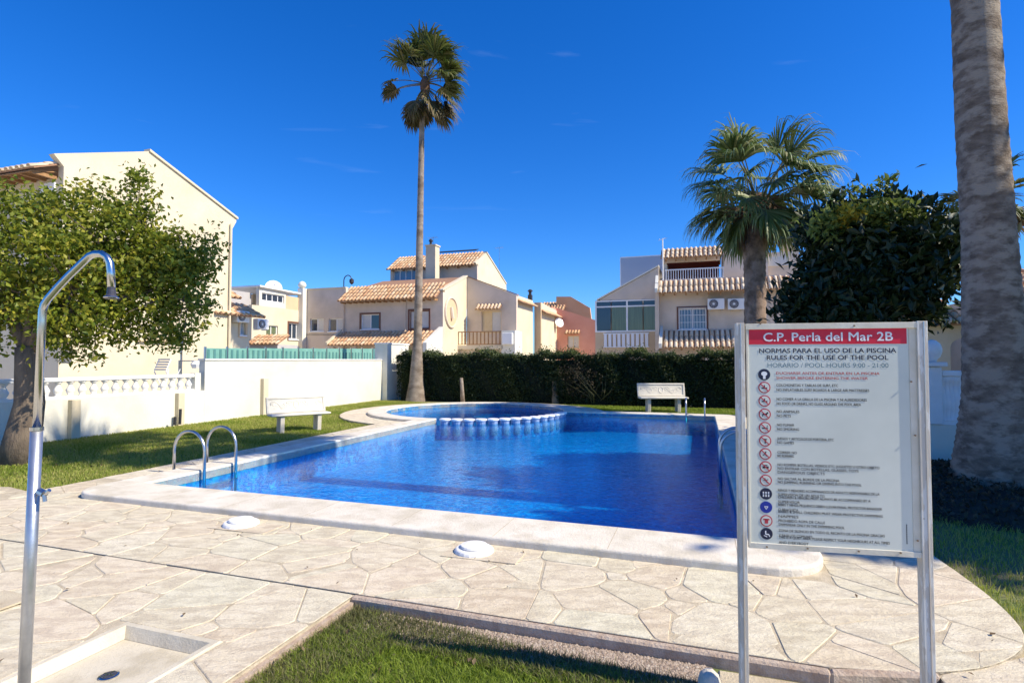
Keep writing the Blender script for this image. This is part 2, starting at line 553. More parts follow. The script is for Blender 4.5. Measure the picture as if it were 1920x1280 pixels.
# ================================================================== THE SETTING
# ---- ground: one sheet to the horizon
gb = MB()
gb.box(-900, 900, -300, 1400, -1.6, -1.5)
o = build('distant_ground', gb, 'earth'); setp(o, kind='structure')

# paved lanes and courts round the houses, added pale to bounce light onto them
cm = MB()
cm.prism([(-60, 22.2), (60, 22.2), (60, 120), (-60, 120)], -.07, -.02)
cm.prism([(-60, -14), (-12.85, -14), (-12.85, 22.19), (-60, 22.19)], -.07, -.021)
cm.prism([(-60, -60), (60, -60), (60, -14.01), (-60, -14.01)], -.07, -.022)
o = build('paved_lanes', cm, 'lane_paving', space='grid'); setp(o, kind='structure')

# pool outline constants in grid coordinates
PA0, PA1, PB0, PB1 = -6.64, .35, 5.27, 16.55
KC, KR = (-6.64, 16.2), 2.72
WZ = -.07
FLOOR = -.50
def circ(c, r, n, a0=0, a1=2 * pi, end=False):
    m_ = n if not end else n + 1
    return [(c[0] + r * cos(a0 + (a1 - a0) * k / n), c[1] + r * sin(a0 + (a1 - a0) * k / n)) for k in range(m_)]

# joined outline of pool + toddler pool: walk ccw
kin_l = sqrt(KR ** 2 - (PA0 - KC[0]) ** 2)
ang0 = -pi / 2
ang_far = math.asin((PB1 - KC[1]) / KR)
pool_outline = [(PA0, PB0), (PA1, PB0), (PA1, PB1)]
arc = circ(KC, KR, 40, ang_far, 1.5 * pi, True)
pool_outline += arc
# outer outline of the coping
COA0, COA1, COB0, COB1 = PA0 - .42, PA1 + .55, PB0 - .66, PB1 + .42
def rounded(cx, cy, r, a0, a1, n=8):
    return circ((cx, cy), r, n, a0, a1, True)
KRO = KR + .55
fa = math.asin((COB1 - KC[1]) / KRO)
fl = pi + math.acos((KC[0] - COA0) / KRO)
cop_outline = rounded(COA0 + .35, COB0 + .35, .35, pi, 1.5 * pi) + rounded(COA1 - .45, COB0 + .45, .45, 1.5 * pi, 2 * pi) + \
    rounded(COA1 - .3, COB1 - .3, .3, 0, .5 * pi, 5) + circ(KC, KRO, 40, fa, fl, True)

def pt_in(poly, x, y):
    ins = False
    n = len(poly)
    j = n - 1
    for i in range(n):
        xi, yi = poly[i]; xj, yj = poly[j]
        if (yi > y) != (yj > y) and x < (xj - xi) * (y - yi) / (yj - yi) + xi:
            ins = not ins
        j = i
    return ins

import bmesh
def holed_sheet(name, outer, holes, z, mat, thick=0.0, kind='structure', bevel=0.0):
    """flat sheet (grid coordinates) with holes, optional downward thickness"""
    bm = bmesh.new()
    edges = []
    for lp in [outer] + holes:
        vs = [bm.verts.new(GM @ Vector((p[0], p[1], z))) for p in lp]
        for i in range(len(vs)):
            edges.append(bm.edges.new((vs[i], vs[(i + 1) % len(vs)])))
    bmesh.ops.triangle_fill(bm, use_beauty=True, use_dissolve=False, edges=edges)
    for f in bm.faces:
        if f.normal.z < 0:
            f.normal_flip()
    if thick:
        ret = bmesh.ops.extrude_face_region(bm, geom=bm.faces[:])
        dn = [e for e in ret['geom'] if isinstance(e, bmesh.types.BMVert)]
        bmesh.ops.translate(bm, verts=dn, vec=(0, 0, -thick))
        bmesh.ops.recalc_face_normals(bm, faces=bm.faces[:])
    me = bpy.data.meshes.new(name)
    bm.to_mesh(me); bm.free()
    me.materials.append(MATS[mat])
    ob = bpy.data.objects.new(name, me)
    COL.objects.link(ob)
    if kind:
        ob['kind'] = kind
    if bevel:
        md = ob.modifiers.new('bevel', 'BEVEL'); md.width = bevel; md.segments = 3
        md.limit_method = 'ANGLE'; md.angle_limit = radians(50)
    return ob

hole = [(p[0], p[1]) for p in pool_outline]
lawn_hole = cop_outline
# lawn sheet, slightly below the deck
holed_sheet('lawn', [(-300, -60), (300, -60), (300, 500), (-300, 500)], [[(-7.0, 4.8), (.7, 4.8), (.7, 16.7), (-4.2, 16.7)] + circ(KC, KR + .2, 24, .35, 1.45 * pi, True)], -.078, 'lawn_soil')

# pool basin
bb = MB()
n = len(pool_outline)
for i in range(n):
    p, q = pool_outline[i], pool_outline[(i + 1) % n]
    bb.add([(p[0], p[1], .03), (q[0], q[1], .03), (q[0], q[1], FLOOR), (p[0], p[1], FLOOR)], [(0, 1, 2, 3)])
bb.add([(p[0], p[1], FLOOR) for p in pool_outline], [list(range(n))])
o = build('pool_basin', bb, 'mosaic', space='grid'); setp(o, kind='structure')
# toddler pool has a raised floor and a low submerged dividing wall
kb = MB()
kb.prism(circ(KC, KR - .003, 48), FLOOR + .004, -.28)
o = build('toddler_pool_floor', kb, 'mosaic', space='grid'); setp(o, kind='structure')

# water
wb = MB()
wb.add([(p[0], p[1], WZ) for p in pool_outline], [list(range(n))])
o = build('pool_water', wb, 'water', space='grid'); setp(o, kind='structure')

# coping: raised kerb around both pools
cp = holed_sheet('pool_coping', cop_outline, [hole], .065, 'coping', thick=.17, bevel=.022)

jm = MB()
for k in range(8):
    a_ = PA0 - .1 + k * 1.0
    jm.box(a_, a_ + .006, COB0 + .02, PB0 - .02, .0652, .0658)
for k in range(11):
    b_ = PB0 + .6 + k
    if b_ < 12.9: jm.box(COA0 + .02, PA0 - .02, b_, b_ + .006, .0652, .0658)
    jm.box(PA1 + .02, COA1 - .02, b_, b_ + .006, .0652, .0658)
o = build('joints', jm, 'grout', cp, 'grid'); setp(o, kind='stuff')

# ---- paving -----------------------------------------------------------------
def in_convex(poly, p):
    n_ = len(poly)
    for i in range(n_):
        a, b = poly[i], poly[(i + 1) % n_]
        if (b[0] - a[0]) * (p[1] - a[1]) - (b[1] - a[1]) * (p[0] - a[0]) < 0:
            return False
    return True

def clip(poly, px, py, nx, ny):      # keep (q-p).n <= 0
    out = []
    m_ = len(poly)
    for i in range(m_):
        a, b = poly[i], poly[(i + 1) % m_]
        da = (a[0] - px) * nx + (a[1] - py) * ny
        db = (b[0] - px) * nx + (b[1] - py) * ny
        if da <= 0: out.append(a)
        if (da < 0) != (db < 0) and abs(da - db) > 1e-9:
            t = da / (da - db)
            out.append((a[0] + (b[0] - a[0]) * t, a[1] + (b[1] - a[1]) * t))
    return out

def clip_convex(poly, reg):
    for i in range(len(reg)):
        a, b = reg[i], reg[(i + 1) % len(reg)]
        ex, ey = b[0] - a[0], b[1] - a[1]
        poly = clip(poly, a[0], a[1], ey, -ex)
        if len(poly) < 3: return []
    return poly

def clip_outside(poly, hole_, seed):    # tangent half plane at the hole point closest to the seed
    best = None
    for i in range(len(hole_)):
        a, b = hole_[i], hole_[(i + 1) % len(hole_)]
        ex, ey = b[0] - a[0], b[1] - a[1]
        l2 = ex * ex + ey * ey
        if l2 < 1e-12: continue
        t = max(0, min(1, ((seed[0] - a[0]) * ex + (seed[1] - a[1]) * ey) / l2))
        q = (a[0] + ex * t, a[1] + ey * t)
        d = (q[0] - seed[0]) ** 2 + (q[1] - seed[1]) ** 2
        if best is None or d < best[0]: best = (d, q)
    q = best[1]
    return clip(poly, q[0], q[1], q[0] - seed[0], q[1] - seed[1])

lobe = [(-7.75, 3.36), (.62, 3.36)] + [(1.12, 3.50), (1.36, 3.66), (1.55, 3.84), (1.70, 4.04), (1.80, 4.28), (1.85, 4.55), (1.84, 4.85), (1.80, 5.3), (1.80, 5.5), (-7.75, 5.5)]
def chaikin(p, n_):
    for _ in range(n_):
        q = [p[0]]
        for k in range(len(p) - 1):
            a, b = p[k], p[k + 1]
            q += [(a[0] * .75 + b[0] * .25, a[1] * .75 + b[1] * .25), (a[0] * .25 + b[0] * .75, a[1] * .25 + b[1] * .75)]
        q.append(p[-1])
        p = q
    return p
lobe_arc = chaikin([(.62, 3.36), (1.12, 3.46), (1.5, 3.68), (1.78, 4.05), (1.85, 4.5), (1.84, 5.0), (1.80, 5.5)], 2)
lobe = [(-7.75, 3.36)] + lobe_arc + [(-7.75, 5.5)]
REG = [
    lobe,
    [(.8, 5.5), (1.80, 5.5), (1.80, 17.4), (.8, 17.4)],
    [(-7.75, 5.5), (-6.9, 5.5), (-6.9, 13.6), (-7.75, 13.6)],
    circ(KC, 4.05, 36),
    [(-4, 16.9), (.8, 16.9), (.8, 17.75), (-4, 17.75)],
    [(-16, 3.36), (-7.75, 3.36), (-7.75, 4.65), (-8.3, 4.75), (-9.5, 4.5), (-16, 4.1)],
]
REG_LOW = [
    [(-16, -14), (-2.27, -14), (-2.27, 3.348), (-16, 3.348)],
    [(1.14, -14), (7, -14), (7, 3.2), (1.92, 4.02), (1.14, 3.47)],
]
TRAY = [G(240, 1163), G(418, 1200), None, None]
_t0 = Vector(w2g(TRAY[0])[:2]); _t1 = Vector(w2g(TRAY[1])[:2])
tray_a0, tray_b1 = _t0.x, (_t0.y + _t1.y) / 2
tray_a1 = _t1.x
HOLES = [[(COA0, COB0), (COA1, COB0), (COA1, COB1), (COA0, COB1)], circ(KC, KRO, 40)]

def stone_cells(regs, holes_, amin, amax, bmin, bmax, step, seed):
    rs = random.Random(seed)
    seeds = []
    a = amin
    while a < amax:
        b = bmin
        while b < bmax:
            for _ in range(rs.choice((0, 1, 1, 1, 1, 1, 1, 2, 2))):
                seeds.append((a + rs.uniform(-.46, .46) * step, b + rs.uniform(-.46, .46) * step * .8))
            b += step * .8
        a += step
    out = []
    seeds = [q for q in seeds if any(in_convex(r_, q) for r_ in regs) and not any(in_convex(h, q) for h in holes_)]
    arr = np.array(seeds)
    wts = {q: rs.choice((-.03, -.02, 0, 0, .015, .03, .045)) for q in seeds}
    for s_ in seeds:
        k = next((i for i, r_ in enumerate(regs) if in_convex(r_, s_)), None)
        if k is None or any(in_convex(h, s_) for h in holes_):
            continue
        poly = [(s_[0] - 1.6, s_[1] - 1.6), (s_[0] + 1.6, s_[1] - 1.6), (s_[0] + 1.6, s_[1] + 1.6), (s_[0] - 1.6, s_[1] + 1.6)]
        d = np.hypot(arr[:, 0] - s_[0], arr[:, 1] - s_[1])
        for j in np.argsort(d)[1:26]:
            if d[j] > 3.2: break
            q = seeds[j]
            nx, ny = (q[0] - s_[0]) / d[j], (q[1] - s_[1]) / d[j]
            gap = rs.uniform(.002, .010)
            half = min(max(d[j] / 2 + (wts[s_] - wts[q]) / (2 * d[j]), .03), d[j] * .93)
            poly = clip(poly, s_[0] + nx * (half - gap), s_[1] + ny * (half - gap), nx, ny)
            if len(poly) < 3: break
        if len(poly) < 3: continue
        poly = clip_convex(poly, regs[k])
        for h in regs[:k]:
            if len(poly) >= 3: poly = clip_outside(poly, h, s_)
        for h in holes_:
            if len(poly) >= 3: poly = clip_outside(poly, h, s_)
        if len(poly) < 3: continue
        # knock the corners off
        q = []
        m_ = len(poly)
        for i in range(m_):
            p0, p1, p2 = poly[i - 1], poly[i], poly[(i + 1) % m_]
            l1 = math.hypot(p0[0] - p1[0], p0[1] - p1[1]); l2 = math.hypot(p2[0] - p1[0], p2[1] - p1[1])
            if l1 < 1e-4 or l2 < 1e-4: continue
            c1 = min(.022, l1 * .3) / l1; c2 = min(.022, l2 * .3) / l2
            q.append((p1[0] + (p0[0] - p1[0]) * c1, p1[1] + (p0[1] - p1[1]) * c1))
            q.append((p1[0] + (p2[0] - p1[0]) * c2, p1[1] + (p2[1] - p1[1]) * c2))
        ar = 0.5 * abs(sum(q[i - 1][0] * q[i][1] - q[i][0] * q[i - 1][1] for i in range(len(q))))
        if ar < .004: continue
        out.append((s_, q, rs.random(), rs.uniform(-.002, .002)))
    return out

def stone_mb(q, top, r, th=.012, mb=None):
    mb = mb or MB()
    n_ = len(q)
    cx = sum(p[0] for p in q) / n_; cy = sum(p[1] for p in q) / n_
    sh = .006
    inner = []
    for p in q:
        d = math.hypot(p[0] - cx, p[1] - cy) + 1e-6
        inner.append((p[0] - (p[0] - cx) / d * sh, p[1] - (p[1] - cy) / d * sh))
    vs = [(p[0], p[1], top - th) for p in q] + [(p[0], p[1], top - .004) for p in q] + [(p[0], p[1], top) for p in inner]
    fs = []
    for L_ in (0, 1):
        for i in range(n_):
            fs.append((L_ * n_ + i, L_ * n_ + (i + 1) % n_, (L_ + 1) * n_ + (i + 1) % n_, (L_ + 1) * n_ + i))
    fs.append([2 * n_ + i for i in range(n_)])
    mb.add(vs, fs, r)
    return mb

def slab_region(name, regs, z1, z0, mat):
    mb = MB()
    for i, r_ in enumerate(regs):
        mb.prism(r_, z0 - .001 * i, z1 - .0008 * i)
    ob = build(name, mb, mat, space='grid')
    setp(ob, kind='structure')
    return ob

# the deck's grout bed is one holed sheet so that no two faces share a plane
deck_poly = [(-16, 3.36)] + lobe_arc + [(1.80, 17.4), (.8, 17.75), (-3.0, 17.75)] + \
    circ(KC, 4.05, 30, .39, pi + 1.285, True)
deck_poly += [(-7.75, 4.65), (-8.3, 4.75), (-9.5, 4.5), (-16, 4.1)]
deck = holed_sheet('pool_deck', deck_poly, [[(-6.95, 4.9), (.75, 4.9), (.75, 16.75), (-4.0, 16.75)] + circ(KC, KR + .15, 24, .35, 1.48 * pi, True)], -.0042, 'grout', thick=.12)
lowm = MB()
low_left = [(-16, -14), (-2.27, -14), (-2.27, 3.351), (-16, 3.351)]
tray_r = [(tray_a0 - 0.0, -1.2), (tray_a1, -1.2), (tray_a1, tray_b1), (tray_a0, tray_b1)]
terrace = holed_sheet('shower_terrace', low_left, [[(tray_a0 + .01, -1.19), (tray_a1 - .01, -1.19), (tray_a1 - .01, tray_b1 - .01), (tray_a0 + .01, tray_b1 - .01)]], -.0092, 'grout', thick=.12)
lowm = MB().prism(REG_LOW[1], -.14, -.0142)
side_path = build('side_path', lowm, 'grout', space='grid'); setp(side_path, kind='structure')

cells = [(c, deck, 0.0) for c in stone_cells(REG, HOLES, -12, 2.4, 3.2, 20.6, .38, 3)]
cells += [(c, terrace, -.005) for c in stone_cells([REG_LOW[0]], [tray_r], -7.5, -2, -.6, 3.5, .38, 5)]
cells += [(c, side_path, -.01) for c in stone_cells([REG_LOW[1]], [], 1, 5.5, .5, 4.2, .38, 6)]
def apparent(c):
    p = g2w(*c[0][0])
    return max(.3, p.length) if p.y > .9 * abs(p.x) * .9 else 50 + p.length
cells.sort(key=apparent)
rest = {}
for i, (c, par, dz) in enumerate(cells):
    if i < 300:
        build('paving_stone', stone_mb(c[1], c[3] + dz, c[2]), 'paving', par, 'grid')
    else:
        stone_mb(c[1], c[3] + dz, c[2], mb=rest.setdefault(par.name, (par, MB()))[1])
for par, mb in rest.values():
    o = build('paving_stones', mb, 'paving', par, 'grid'); setp(o, kind='stuff')

# deck kerb: sunlit top edge, brown rendered face, along the grass bed
kerb = MB().box(-2.27, .62, 3.30, 3.357, -.16, -.004)
kerb.slab([(.62, 3.357, -.16), (.62, 3.30, -.16), (1.14, 3.44, -.16), (1.14, 3.50, -.16)], (0, 0, .157))
o = build('deck_kerb', kerb, 'kerb_face', space='grid', bevel=.012); setp(o, kind='structure')
# sunken bed around the sign: sandy slab, edges
o = build('sign_slab', MB().prism([(.06, -2), (1.13, -2), (1.13, 3.25), (.95, 3.31), (.75, 3.30), (.35, 3.295), (.06, 3.29)], -.14, -.068), 'slab_sand', space='grid', bevel=.02); setp(o, kind='structure')
o = build('terrace_kerb', MB().box(-2.268, -2.235, -2.5, 3.29, -.16, -.03), 'kerb_face', space='grid'); setp(o, kind='structure')
# gravel strip
def poly_sample(poly, n_):
    xs = [p[0] for p in poly]; ys = [p[1] for p in poly]
    out = np.empty((0, 2))
    while len(out) < n_:
        q = RNG.random((n_ * 2, 2)) * [max(xs) - min(xs), max(ys) - min(ys)] + [min(xs), min(ys)]
        ok = np.zeros(len(q), bool)
        j = len(poly) - 1
        for i in range(len(poly)):
            xi, yi = poly[i]; xj, yj = poly[j]
            if yi != yj:
                c_ = ((yi > q[:, 1]) != (yj > q[:, 1])) & (q[:, 0] < (xj - xi) * (q[:, 1] - yi) / (yj - yi) + xi)
                ok ^= c_
            j = i
        out = np.vstack([out, q[ok]])
    return out[:n_]
GRAVEL = [(-2.0, 3.29), (-2.1, 3.05), (-1.7, 2.94), (-1.2, 2.99), (-.4, 3.0), (.04, 2.96), (.04, 3.29)]
o = build('gravel_strip', MB().prism(GRAVEL, -.1, -.068), 'gravel', space='grid'); setp(o, kind='structure')
pp = poly_sample(GRAVEL, 5200)
def chips(name, pts2, z, s0, s1, mat):
    n_ = len(pts2)
    W = np.array([list(g2w(p[0], p[1], z)) for p in pts2])
    base = np.array([[1, 0, 0], [0, 1, 0], [-1, 0, 0], [0, -1, 0], [0, 0, .8]], float)
    s = RNG.uniform(s0, s1, n_)
    an = RNG.random(n_) * 2 * pi
    V = np.empty((n_, 5, 3))
    for k in range(5):
        x, y, zz = base[k]
        jx = RNG.uniform(.7, 1.2, n_); jy = RNG.uniform(.7, 1.2, n_)
        V[:, k, 0] = W[:, 0] + s * (x * jx * np.cos(an) - y * jy * np.sin(an))
        V[:, k, 1] = W[:, 1] + s * (x * jx * np.sin(an) + y * jy * np.cos(an))
        V[:, k, 2] = W[:, 2] + s * zz
    b_ = np.arange(n_)[:, None, None] * 5
    Fc = (b_ + np.array([[[0, 1, 4], [1, 2, 4], [2, 3, 4], [3, 0, 4]]])).reshape(-1, 3)
    ob = npmesh(name, V.reshape(-1, 3), Fc, mat, np.repeat(RNG.random(n_), 4))
    return setp(ob, kind='stuff', label='loose pinkish gravel chips between deck kerb and grass')
chips('gravel_chips', pp, -.068, .004, .011, 'pebble')

# ---- grass blades -------------------------------------------------------------
def grass(name, pts2, z, h0, h1, wd, mat, label, lean=.5):
    n_ = len(pts2)
    x = pts2[:, 0] * CG + pts2[:, 1] * SG
    y = -pts2[:, 0] * SG + pts2[:, 1] * CG
    h = RNG.uniform(h0, h1, n_)
    an = RNG.random(n_) * 2 * pi
    la = RNG.random(n_) * 2 * pi
    ln = RNG.random(n_) * lean * h
    wx, wy = np.cos(an) * wd * .5, np.sin(an) * wd * .5
    z0 = np.full(n_, z)
    v0 = np.stack([x - wx, y - wy, z0], 1); v1 = np.stack([x + wx, y + wy, z0], 1)
    mx, my = x + np.cos(la) * ln * .35, y + np.sin(la) * ln * .35
    v2 = np.stack([mx + wx * .8, my + wy * .8, z0 + h * .6], 1); v3 = np.stack([mx - wx * .8, my - wy * .8, z0 + h * .6], 1)
    v4 = np.stack([x + np.cos(la) * ln, y + np.sin(la) * ln, z0 + h], 1)
    V = np.stack([v0, v1, v2, v3, v4], 1).reshape(-1, 3)
    b_ = np.arange(n_)[:, None, None] * 5
    Fc = (b_ + np.array([[[0, 1, 2], [0, 2, 3], [3, 2, 4]]])).reshape(-1, 3)
    # patchy colour
    pat = .5 + .25 * np.sin(x * 2.3 + 1.3 * np.sin(y * 1.9)) + .25 * np.sin(y * 3.1 + x * 1.7)
    r = np.clip(pat * .5 + RNG.random(n_) * .5, 0, .999)
    ob = npmesh(name, V, Fc, mat, np.repeat(r, 3))
    return setp(ob, kind='stuff', label=label)

front = [(-2.22, .9), (.02, .9), (.02, 3.05), (-.4, 3.10), (-1.2, 3.09), (-1.75, 3.12), (-2.0, 3.26), (-2.22, 3.28)]
pts = poly_sample(front, 62000)
keep = RNG.random(len(pts)) < np.clip((3.06 + .05 * np.sin(pts[:, 0] * 9) - pts[:, 1]) / .14 + .1, 0.05, 1)
keep &= (pts[:, 1] > 1.4)
grass('near_grass', pts[keep], -.075, .02, .055, .0045, 'grass_blade', 'bright green lawn grass in front of the deck kerb', 1.5)
pts = poly_sample([(-2.22, 2.2), (-2.0, 2.2), (-1.7, 2.9), (-.3, 2.85), (.03, 2.8), (.03, 3.1), (-1, 3.15), (-1.6, 3.25), (-2.22, 3.29)], 15000)
grass('dry_grass', pts, -.075, .02, .06, .004, 'dry_blade', 'straw-coloured dry grass tufts along the kerb', 1.2)
left = [(-7.78, 4.7), (-7.78, 13.0), (-10.6, 14.6), (-10.7, 17.5), (-9.5, 19.6), (-12.3, 20.2), (-12.55, 20), (-12.55, 4.3), (-9.5, 4.55), (-8.3, 4.8)]
pts = poly_sample(left, 120000)
grass('left_lawn_grass', pts, -.075, .03, .065, .011, 'grass_blade', 'green lawn grass between white wall and pool deck', .9)
rl = [(1.84, 4.6), (1.95, 4.08), (3.6, 3.65), (5.5, 3.4), (5.5, 7.5), (3.2, 9.7), (1.86, 9.9)]
pts = poly_sample(rl, 30000)
grass('right_lawn_grass', pts, -.075, .02, .06, .006, 'grass_blade', 'tufty grass beside the rounded deck end', .9)
far_ = [(-8, 20.4), (-7, 20.4), (-3.5, 17.8), (1.9, 17.8), (4, 17.8), (4, 20.4)]
pts = poly_sample(far_, 26000)
grass('far_lawn_grass', pts, -.075, .03, .07, .02, 'grass_blade', 'strip of lawn between pool and hedge', .9)

# ================================================================== STRUCTURES: HOUSES
def wall_cells(T, s0, s1, z0, z1, holes, th):
    """boxes filling a wall with rectangular openings; T maps (s, depth, z) to a grid box"""
    xs = sorted({s0, s1, *[h[0] for h in holes], *[h[1] for h in holes]})
    out = []
    for i in range(len(xs) - 1):
        xm = (xs[i] + xs[i + 1]) / 2
        hs_ = sorted([(h[2], h[3]) for h in holes if h[0] < xm < h[1]])
        z = z0
        for (a, b) in hs_:
            if a > z: out.append((xs[i], xs[i + 1], z, a))
            z = b
        if z1 > z: out.append((xs[i], xs[i + 1], z, z1))
    return out

class Plane:
    """vertical wall plane: kind 'b' faces the camera (-b), kind 'a' faces right (+a)"""
    def __init__(s, kind, c): s.kind, s.c = kind, c
    def px(s, x, y):
        return Kb(x, y, s.c) if s.kind == 'b' else Ka(x, y, s.c)
    def box(s, mb, s0, s1, d0, d1, z0, z1, r=0.0, mi=0):
        if s.kind == 'b': mb.box(s0, s1, s.c + d0, s.c + d1, z0, z1, r, mi)
        else: mb.box(s.c - d1, s.c - d0, s0, s1, z0, z1, r, mi)
    def pt(s, q, d, z):
        return (q, s.c + d, z) if s.kind == 'b' else (s.c - d, q, z)
    def rect(s, x0, y0, x1, y1):       # pixel rectangle -> (s0,s1,z0,z1)
        a, z1 = s.px(x0, y0); b, z0 = s.px(x1, y1)
        am, _ = s.px(x0, (y0 + y1) / 2); bm_, _ = s.px(x1, (y0 + y1) / 2)
        xm = (x0 + x1) / 2
        zt = s.px(xm, y0)[1]; zb = s.px(xm, y1)[1]
        return (min(am, bm_), max(am, bm_), min(zt, zb), max(zt, zb))

def wall(house, pl, s0, s1, z0, z1, holes, mat, th=.25, name='wall'):
    mb = MB()
    for (a, b, c, d) in wall_cells(None, s0, s1, z0, z1, holes, th):
        pl.box(mb, a, b, 0, th, c, d)
    return build(name, mb, mat, house, 'grid')

def window(house, pl, h, mull=1, pane='glass_dark', frame='white_paint', bars=0, surround=None, fw=.06, rows=1, inset=.1, back=True, sill=True):
    s0, s1, z0, z1 = h
    mb = MB()
    pl.box(mb, s0 + .003, s0 + fw, inset, inset + .06, z0 + .003, z1 - .003)
    pl.box(mb, s1 - fw, s1 - .003, inset, inset + .06, z0 + .003, z1 - .003)
    pl.box(mb, s0 + fw, s1 - fw, inset + .002, inset + .058, z0 + .003, z0 + fw)
    pl.box(mb, s0 + fw, s1 - fw, inset + .002, inset + .058, z1 - fw, z1 - .003)
    for k in range(1, mull + 1):
        q = s0 + (s1 - s0) * k / (mull + 1)
        pl.box(mb, q - fw * .5, q + fw * .5, inset + .004, inset + .056, z0 + fw, z1 - fw)
    for k in range(1, rows):
        q = z0 + (z1 - z0) * k / rows
        pl.box(mb, s0 + fw, s1 - fw, inset + .006, inset + .054, q - .025, q + .025)
    if sill:
        pl.box(mb, s0 - .06, s1 + .06, -.07, .02, z0 - .07, z0 - .004)
    wd = build('window', mb, frame, house, 'grid')
    pb = MB()
    for k in range(mull + 1):
        a = s0 + (s1 - s0) * k / (mull + 1) + .03; b = s0 + (s1 - s0) * (k + 1) / (mull + 1) - .03
        pb2 = MB()
        pl.box(pb2, a, b, inset + .025, inset + .035, z0 + .03, z1 - .03)
        build('pane', pb2, pane if not isinstance(pane, list) else pane[k % len(pane)], wd, 'grid')
    if surround:
        sb = MB()
        w_ = .11
        pl.box(sb, s0 - w_, s0 - .002, -.03, .02, z0 - w_, z1 + w_)
        pl.box(sb, s1 + .002, s1 + w_, -.03, .02, z0 - w_, z1 + w_)
        pl.box(sb, s0 - .002, s1 + .002, -.028, .02, z1 + .002, z1 + w_)
        pl.box(sb, s0 - .002, s1 + .002, -.028, .02, z0 - w_, z0 - .075)
        build('surround', sb, surround, wd, 'grid')
    if bars:
        gb_ = MB()
        n_ = bars
        for k in range(n_ + 1):
            q = s0 + (s1 - s0) * k / n_
            pl.box(gb_, q - .011, q + .011, -.085, -.063, z0 - .03, z1 + .03)
        for k in range(4):
            q = z0 - .02 + (z1 - z0 + .04) * k / 3
            pl.box(gb_, s0 - .02, s1 + .02, -.062, -.045, q - .012, q + .012)
        build('grille', gb_, 'white_paint', wd, 'grid')
    return wd

def void_box(house, a0, a1, b0, b1, z0, z1, mat='dark_void'):
    return build('interior', MB().box(a0, a1, b0, b1, z0, z1), mat, house, 'grid')

TILE_MESH = {}
def tile_mesh(L, rad, r=0.0, seg=6):
    """barrel tile: along +y from 0 (lower end, wide) to L; arch opening down"""
    mb = MB()
    vs = []
    for (y, rr) in ((0, rad), (L, rad * .82)):
        for k in range(seg + 1):
            t = pi * k / seg
            vs.append((rr * cos(t), y, rr * sin(t) * .9))
        for k in range(seg + 1):
            t = pi * k / seg
            vs.append(((rr - .018) * cos(t), y, (rr - .018) * sin(t) * .9))
    n1 = seg + 1
    fs = []
    for k in range(seg):
        fs.append((k, k + 1, 2 * n1 + k + 1, 2 * n1 + k))
        fs.append((n1 + k + 1, n1 + k, 3 * n1 + k, 3 * n1 + k + 1))
        fs.append((k + 1, k, n1 + k, n1 + k + 1))
    mb.add(vs, fs, r)
    return mb

def tile_roof(house, e0, e1, up, run, nrow=None, pitch_w=.27, mat='roof_tile', individual=False, name='roof', bed=True, beams=None, beam_len=.35, limit=300):
    """e0->e1: lower eave ends (grid), up: unit vector up the slope, run: slope length"""
    e0, e1, up = Vector(e0), Vector(e1), Vector(up).normalized()
    along = (e1 - e0)
    L = along.length
    along.normalize()
    nrm = along.cross(up).normalized()
    if nrm.z < 0: nrm = -nrm
    ncol = max(1, round(L / pitch_w))
    step = .40
    nrow = nrow or max(1, math.ceil(run / step))
    step = run / nrow
    bedm = MB()
    bedm.slab([e0 - nrm * .05, e1 - nrm * .05, e1 + up * run - nrm * .05, e0 + up * run - nrm * .05], nrm * .05)
    rf = build(name, bedm, 'tile_bed', house, 'grid')
    rad = L / ncol * .37
    X = along if along.cross(up).dot(nrm) > 0 else -along
    Rm = Matrix((X, up, nrm)).transposed().to_4x4()
    base = tile_mesh(step + .05, rad)
    joined = MB()
    me = None
    for i in range(ncol):
        for j in range(nrow):
            jit = random.uniform(-.012, .012)
            p = e0 + along * ((i + .5) * L / ncol + jit) + up * (j * step - .06 + random.uniform(-.01, .01)) + nrm * (.0 + (.022 if True else 0))
            tilt = Matrix.Rotation(radians(-2.6), 4, 'X') @ Matrix.Rotation(random.uniform(-.02, .02), 4, 'Z')
            mt = Matrix.Translation(p) @ Rm @ tilt
            if individual:
                if me is None:
                    o0 = build('tile', base, mat, rf, 'local', smooth=True)
                    me = o0.data
                    ob = o0
                else:
                    ob = bpy.data.objects.new('tile', me); COL.objects.link(ob); ob.parent = rf
                ob.matrix_basis = wm(rf).inverted() @ GM @ mt
            else:
                joined.add([mt @ Vector(v) for v in base.v], base.f, random.random())
    if not individual:
        o_ = build('tiles', joined, mat, rf, 'grid', smooth=True)
        setp(o_, kind='stuff')
    if beams:
        n_ = beams
        for k in range(n_):
            bm_ = MB()
            q = e0 + along * (L * (k + .5) / n_) - nrm * .055
            hor = Vector((up.x, up.y, 0)).normalized()
            pts = [q - along * .045 + hor * .06, q + along * .045 + hor * .06, q + along * .045 + hor * beam_len, q - along * .045 + hor * beam_len]
            bm_.slab([p_ - Vector((0, 0, .11)) + Vector((0, 0, 0)) for p_ in pts], (0, 0, .105))
            build('beam', bm_, 'wood_beam', house, 'grid')
    return rf

def gable(house, pl, pts, mat, th=.25, name='gable_wall'):
    """polygon wall given as (s, z) list"""
    mb = MB()
    q = [pl.pt(s_, 0, z_) for s_, z_ in pts]
    v = (0, th, 0) if pl.kind == 'b' else (-th, 0, 0)
    mb.slab(q, v)
    ob = build(name, mb, mat, house, 'grid')
    bpy_fix(ob)
    return ob

def bpy_fix(ob):
    bm = bmesh.new(); bm.from_mesh(ob.data)
    bmesh.ops.recalc_face_normals(bm, faces=bm.faces[:])
    bm.to_mesh(ob.data); bm.free()

